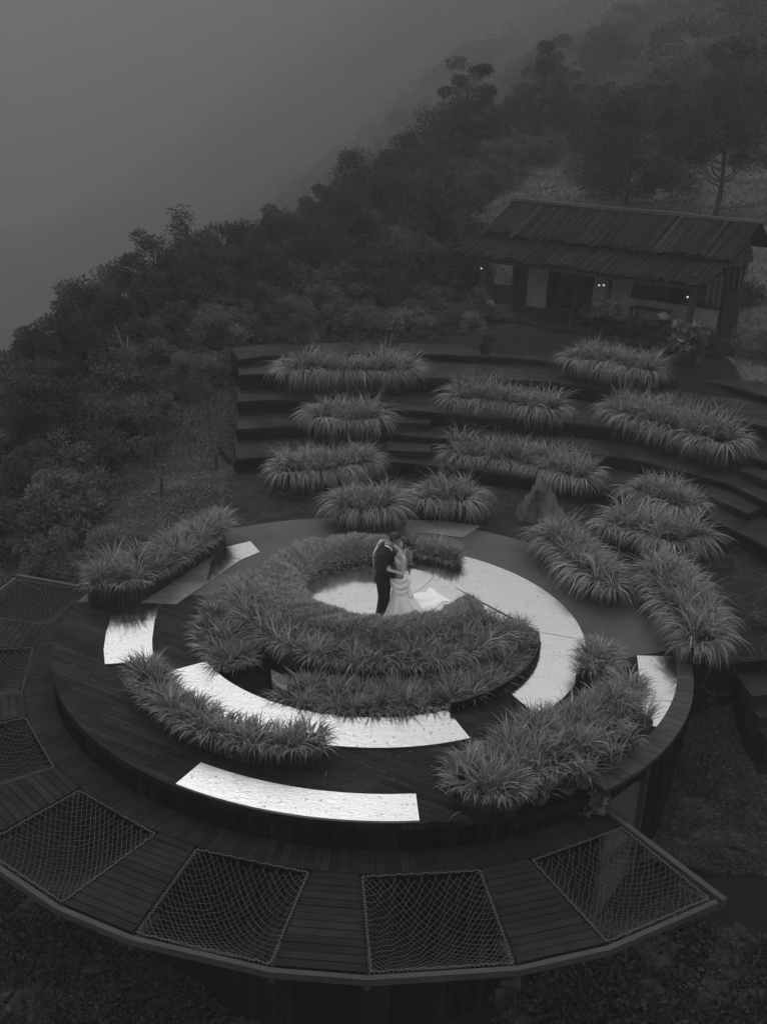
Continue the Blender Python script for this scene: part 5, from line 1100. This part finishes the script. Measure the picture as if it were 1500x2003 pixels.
def hair_cap(c, A, sc, fem, name, parent, bun=None):
    b = MB(); nu, nv = 36, 24; V = []
    for i in range(nv + 1):
        ph = pi * i / nv
        for j in range(nu):
            th = 2 * pi * j / nu; d = np.array([sin(ph) * cos(th), sin(ph) * sin(th), cos(ph)])
            face = d[0] > .25 and d[2] < .55 - (0 if fem else .12) * 0; low = d[2] < (-.35 if fem else -.15) + .5 * max(0, d[0])
            front = 1 / (1 + math.exp(-14 * (d[0] * .9 - .28 - max(0, d[2] - .30) * 1.7))); lo = 1 / (1 + math.exp(-14 * (-d[2] - .18 + .45 * max(0, d[0]) * 1)))
            k = 1.13 - .25 * max(front, lo) + (.015 * sin(9 * th + 5 * ph)); p = d * np.array([.100, .078, .119]) * k
            V.append(p * sc)
    V = np.array(V) @ A.T + np.array(c); F = [(i * nu + j, (i + 1) * nu + j, (i + 1) * nu + (j + 1) % nu, i * nu + (j + 1) % nu) for i in range(nv) for j in range(nu)]
    b.add(V, F)
    if bun is not None:
        bc = np.array(c) + A @ (np.array(bun) * sc)
        V = [bc + np.array([.050 * sin(pi * i / 8) * cos(2 * pi * j / 14), .050 * sin(pi * i / 8) * sin(2 * pi * j / 14), .044 * cos(pi * i / 8)]) for i in range(9) for j in range(14)]
        b.add(V, [(i * 14 + j, (i + 1) * 14 + j, (i + 1) * 14 + (j + 1) % 14, i * 14 + (j + 1) % 14) for i in range(8) for j in range(14)])
        b.tube([np.array(c) + A @ np.array([-.06, 0, .02]), bc], [.05, .035], 10)
    return fused(b, name, MT['hair'], parent, .007, 1)
GO = G(737, 1213, .062)
gm = empty('person', tuple(GO)); tag(gm, 'man in a black suit bending his head to kiss the woman', 'person', 'couple kissing on the mirror floor')
SH = np.array([.34, .94, 0])   # shoulder axis, man
hcg = np.array([.255, -.01, 1.655]); Vh, Fh, Ag, *_ = head_pts(hcg, -.15, .50, 1.02)
b = MB(); b.add(Vh, Fh); ears(b, hcg, Ag)
limb(b, [(.12, .0, 1.40), (.15, .0, 1.48), (.19, -.003, 1.55), (.235, -.005, 1.62)], [.07, .062, .058, .06], n=8)
limb(b, [(.09, 0, .92), (.10, 0, 1.1), (.10, 0, 1.3), (.11, 0, 1.42)], [.10, .10, .115, .07], (.34, .94, 0), 1.5)
AN = [((.06, -.19, 1.41), (.10, -.25, 1.11), (.31, -.20, .985)), ((.15, .19, 1.41), (.27, .26, 1.14), (.44, .17, 1.06))]
for s_, e_, w_ in AN: limb(b, [s_, (np.array(s_) + e_) / 2, e_, (np.array(e_) + w_) / 2, w_], [.05, .047, .04, .036, .026], n=12)
hand(b, AN[0][2], (.95, .12, .02), (-.1, -.9, .35), .2, .5, 1.0, thumb=-1); hand(b, AN[1][2], (.6, -.75, .1), (.5, .6, .3), .2, .4, 1.0)
for y0, x0, xf, yf in ((-.095, .07, .045, -.10), (.12, .12, .15, .20)): limb(b, [(x0, y0, .92), (x0 + .02, (y0 + yf) / 2, .5), (xf, yf, .06)], [.085, .055, .035], n=10)
fused(b, 'body', MT['gskin'], gm, .0075, 1)
b = MB(); sx = (.34, .94, 0)
S = smooth_path(np.array([(.065, -.01, .80, .145, .20), (.085, -.005, .92, .145, .195), (.10, 0, 1.06, .132, .185), (.105, 0, 1.20, .140, .205), (.10, 0, 1.33, .142, .225), (.10, 0, 1.42, .120, .215), (.115, 0, 1.48, .085, .12), (.13, 0, 1.51, .068, .075)]), 26)
etube(b, S[:, :3], S[:, 3], S[:, 4], sx, 28, wob=lambda t, a: .012 * sin(5 * a + 9 * t) * (1 - t))
for k_, (s_, e_, w_) in enumerate(AN):
    s_, e_, w_ = map(np.array, (s_, e_, w_)); w2 = e_ + (w_ - e_) * .93; S2 = smooth_path(np.c_[np.array([s_ + [0, 0, .02], (s_ + e_) / 2, e_, (e_ + w2) / 2, w2]), [.085, .072, .066, .058, .048]], 22)
    etube(b, S2[:, :3], S2[:, 3], S2[:, 3], (0, 1, 0), 16, wob=lambda t, a: .05 * sin(34 * t + 2 * a) * math.exp(-((t - .5) / .2) ** 2) + .03 * sin(50 * t) * (t > .85))
b.tube([(.045, -.175, .82), (.06, -.18, .86)], .03, 6)
fused(b, 'jacket', MT['suit'], gm, .0085, 1)
b = MB()
for (y0, x0, xk, yk, xf, yf, zf_) in ((-.09, .07, .085, -.10, .035, -.10, .055), (.10, .12, .15, .15, .14, .20, .055)):
    S = smooth_path(np.array([(x0, y0, .97, .125, .12), (x0, y0, .85, .115, .11), ((x0 + xk) / 2, (y0 + yk) / 2, .68, .098, .095), (xk, yk, .50, .082, .08), ((xk + xf) / 2, (yk + yf) / 2, .28, .078, .076), (xf, yf, zf_ + .05, .076, .074), (xf + .005, yf, zf_, .078, .074)]), 26)
    etube(b, S[:, :3], S[:, 3], S[:, 4], (0, 1, 0), 20, wob=lambda t, a: .05 * sin(30 * t + 3 * a) * math.exp(-((t - .93) / .09) ** 2) + .03 * sin(26 * t + a) * math.exp(-((t - .5) / .12) ** 2))
fused(b, 'trousers', MT['suit'], gm, .0085, 1)
for xf, yf, an in ((.035, -.10, -.45), (.14, .20, -.2)):
    b = MB(); d = np.array([cos(an), sin(an), 0]); c = np.array([xf, yf, 0])
    S = smooth_path(np.array([(*(c - d * .075), .035, .030, .026), (*(c - d * .03), .048, .048, .038), (*(c + d * .05), .042, .042, .042), (*(c + d * .12), .030, .030, .046), (*(c + d * .18), .022, .022, .036), (*(c + d * .205), .018, .012, .016)]), 14)
    S[:, 2] = np.maximum(S[:, 2], S[:, 3]); etube(b, S[:, :3], S[:, 3], S[:, 4], (-d[1], d[0], 0), 14); fused(b, 'shoe', MT['shoe'], gm, .006, 1)
hair_cap(hcg, Ag, 1.02, False, 'hair', gm)
b = MB()   # shirt collar
for s_ in (1, -1): b.tube([(.075, s_ * .02, 1.525), (.11, s_ * .068, 1.525), (.165, s_ * .062, 1.50), (.205, s_ * .03, 1.455), (.225, s_ * .008, 1.40)], [.012, .014, .016, .014, .010], 8)
fused(b, 'shirt_collar', MT['shirt'], gm, .006, 1)
# bride
wm = empty('person', tuple(GO)); tag(wm, 'woman in a white strapless wedding dress with her hair in a bun', 'person', 'couple kissing on the mirror floor')
hcw = np.array([.435, .0, 1.545]); Vh, Fh, Aw, *_ = head_pts(hcw, pi + .10, -.30, .95)
b = MB(); b.add(Vh, Fh); ears(b, hcw, Aw, .95)
limb(b, [(.415, 0, 1.30), (.43, 0, 1.37), (.442, 0, 1.43), (.45, 0, 1.50)], [.06, .045, .042, .045], n=8)
S = smooth_path(np.array([(.385, 0, .95, .095, .15), (.39, 0, 1.06, .082, .118), (.385, 0, 1.17, .092, .135), (.39, 0, 1.27, .088, .150), (.41, 0, 1.345, .058, .135), (.42, 0, 1.375, .042, .06)]), 20); etube(b, S[:, :3], S[:, 3], S[:, 4], (-.3, .95, 0), 22)
for s_ in (-1, 1): limb(b, [(.335, s_ * .06, 1.22), (.31, s_ * .06, 1.20)], [.055, .035], n=5)
WN = [((.44, -.155, 1.325), (.425, -.22, 1.06), (.215, -.285, 1.14)), ((.39, .15, 1.33), (.20, .22, 1.44), (.05, .06, 1.575))]
limb(b, [(.40, -.06, 1.335), (.425, -.115, 1.34), (.44, -.155, 1.32), (.435, -.18, 1.25)], [.05, .050, .047, .042], n=8); limb(b, [(.40, .06, 1.335), (.40, .11, 1.345), (.37, .16, 1.35)], [.05, .050, .046], n=8)
for s_, e_, w_ in WN: limb(b, [s_, (np.array(s_) + e_) / 2, e_, (np.array(e_) + w_) / 2, w_], [.046, .041, .035, .032, .023], n=14)
hand(b, WN[0][2], (-.9, .15, .35), (-.1, -.9, .2), .25, .3, .9, thumb=1); hand(b, WN[1][2], (-.6, -.7, .0), (-.3, .2, .9), .25, .5, .9)
for y0 in (-.07, .07): limb(b, [(.38, y0, .95), (.36, y0, .5), (.36, y0, .1)], [.085, .055, .035], n=8)
limb(b, [(.33, -.06, .10), (.27, -.08, .05), (.19, -.10, .02)], [.03, .028, .022], n=8)
fused(b, 'body', MT['skin'], wm, .0075, 1)
hair_cap(hcw, Aw, .96, True, 'hair', wm, bun=(-.135, 0, .035))
b = MB(); S = smooth_path(np.array([(.385, 0, 1.0, .092, .135), (.39, 0, 1.06, .090, .126), (.385, 0, 1.15, .102, .142), (.38, 0, 1.22, .108, .152), (.385, 0, 1.255, .100, .152)]), 16)
etube(b, S[:, :3], S[:, 3], S[:, 4], (-.3, .95, 0), 26, wob=lambda t, a: .015 * sin(14 * a))
for s_ in (-1, 1): limb(b, [(.335, s_ * .06, 1.215), (.30, s_ * .06, 1.195)], [.06, .04], n=5)
fused(b, 'bodice', MT['lace'], wm, .008, 1)
# skirt, from the hips to the floor
def skirt(u, a):
    z = 1.04 * (1 - u) + .004 * u; cx = .385 + .055 * u ** 1.5 + .05 * u ** 3; r = .095 + .055 * math.exp(-((u - .16) / .12) ** 2) + .085 * u + .155 * u ** 2.4
    fold = (.05 + .16 * u) * (.5 * sin(9 * a + 1.2 * sin(3 * u)) + .35 * sin(17 * a + 2) * u + .2 * sin(5 * a)) * u ** .7
    k = r * (1 + fold * .9); ry = 1.18 - .15 * u
    back = .30 * u ** 2.4 * max(0, cos(a)) ; return (cx + k * cos(a) + back, k * ry * sin(a), z)
nu, nv = 120, 40; V = [skirt(i / nv, 2 * pi * j / nu) for i in range(nv + 1) for j in range(nu)]
b = MB(); b.add(V, [(i * nu + j, (i + 1) * nu + j, (i + 1) * nu + (j + 1) % nu, i * nu + (j + 1) % nu) for i in range(nv) for j in range(nu)]); b.build('skirt', MT['dress'], wm, smooth=True)
# overskirt drape: swags across the hips
for q, (z0, dz, lift) in enumerate(((1.0, .10, .018), (.93, .16, .026), (.86, .21, .032))):
    b = MB(); pts = []
    for j in range(33):
        a = -pi * 1.05 + pi * 1.1 * j / 32; u = (1.04 - (z0 - dz * sin(pi * j / 32))) / 1.036; x, y, z = skirt(u, a); c_ = .385; pts.append((c_ + (x - c_) * (1 + lift * 3), y * (1 + lift * 3), z))
    etube(b, np.array(pts), .014, .045, (0, 0, 1), 10, wob=lambda t, a: .12 * sin(9 * t + 2 * a)); fused(b, 'drape', MT['dress'], wm, .010, 3)
# sash tail falling at the back of the hip
b = MB(); nu2, nv2 = 12, 18; V = []
for i in range(nv2 + 1):
    for j in range(nu2 + 1):
        u = .06 + .42 * i / nv2; a = -.75 + .62 * j / nu2 * (1 + .4 * i / nv2); x, y, z = skirt(u, a); k = 1.10 + .03 * sin(j * 1.9); V.append((.385 + (x - .385) * k, y * k, z))
b.add(V, [(i * (nu2 + 1) + j, (i + 1) * (nu2 + 1) + j, (i + 1) * (nu2 + 1) + j + 1, i * (nu2 + 1) + j + 1) for i in range(nv2) for j in range(nu2)]); o = b.build('sash', MT['dress'], wm, smooth=True)
s_ = o.modifiers.new('solid', 'SOLIDIFY'); s_.thickness = .006
# train spread on the floor
A0, A1, B0_, B1_ = [np.array(G(*q, .065)[:2]) - GO[:2] for q in ((784, 1170), (806, 1212), (836, 1150), (880, 1178))]
nu3, nv3 = 60, 50; V = []
for i in range(nv3 + 1):
    for j in range(nu3 + 1):
        s_, t_ = i / nv3, j / nu3; p = (A0 * (1 - t_) + A1 * t_) * (1 - s_) + (B0_ * (1 - t_) + B1_ * t_) * s_
        p = p + (B0_ - A0) * (.10 * sin(pi * t_) + .05 * sin(7 * t_ + 1)) * s_ + (A1 - A0) * (.10 * sin(5 * s_ + 1) + .05 * sin(13 * s_)) * (t_ - .5) * 2; z = .002 + (.05 * (1 - s_) ** 2 + .22 * (1 - s_) ** 5) * (1 - (2 * t_ - 1) ** 6) + (.030 * (1 + sin(13 * t_ + 3 * s_ + sin(5 * s_))) + .012 * (1 + sin(29 * t_ - 4 * s_))) * (1 - .6 * s_) * min(1, 8 * t_ * (1 - t_) + .05) * min(1, (1 - s_) * 8 + .05)
        V.append((p[0], p[1], z))
b = MB(); b.add(V, [(i * (nu3 + 1) + j, (i + 1) * (nu3 + 1) + j, (i + 1) * (nu3 + 1) + j + 1, i * (nu3 + 1) + j + 1) for i in range(nv3) for j in range(nu3)]); b.build('train', MT['dress'], wm, smooth=True)
# long sheer sleeve hanging behind his back from her raised arm
V = []
for i in range(25):
    for j in range(9):
        t_ = i / 24; w_ = .02 + .055 * sin(pi * min(1, t_ * .9 + .1)); x = .03 - .125 * sin(pi * min(.6, t_ * .75)) + .0 * t_; V.append((x - .01 + .008 * sin(j * 1.7 + 6 * t_), -.02 + (j / 8 - .5) * w_ * 2.0 + .05 - .18 * t_ ** .6 * 0, 1.60 - .52 * t_))
b = MB(); b.add(V, [(i * 9 + j, (i + 1) * 9 + j, (i + 1) * 9 + j + 1, i * 9 + j + 1) for i in range(24) for j in range(8)]); o = b.build('sleeve', MT['lace'], wm, smooth=True); s_ = o.modifiers.new('solid', 'SOLIDIFY'); s_.thickness = .006
# ------------------------------------------------------------ haze
hz = MB(); hz.box((0, 330, 40), (540, 740, 240)); hzo = hz.build('haze', None); tag(hzo, kind='stuff')
hm = bpy.data.materials.new('haze'); hm.use_nodes = True; hn = hm.node_tree; hn.nodes.clear()
ho = hn.nodes.new('ShaderNodeOutputMaterial'); hv = hn.nodes.new('ShaderNodeVolumePrincipled'); hn.links.new(hv.outputs[0], ho.inputs['Volume'])
hv.inputs['Color'].default_value = (.62, .62, .62, 1); hv.inputs['Density'].default_value = 0.0021; hv.inputs['Anisotropy'].default_value = 0
hzo.data.materials.append(hm)
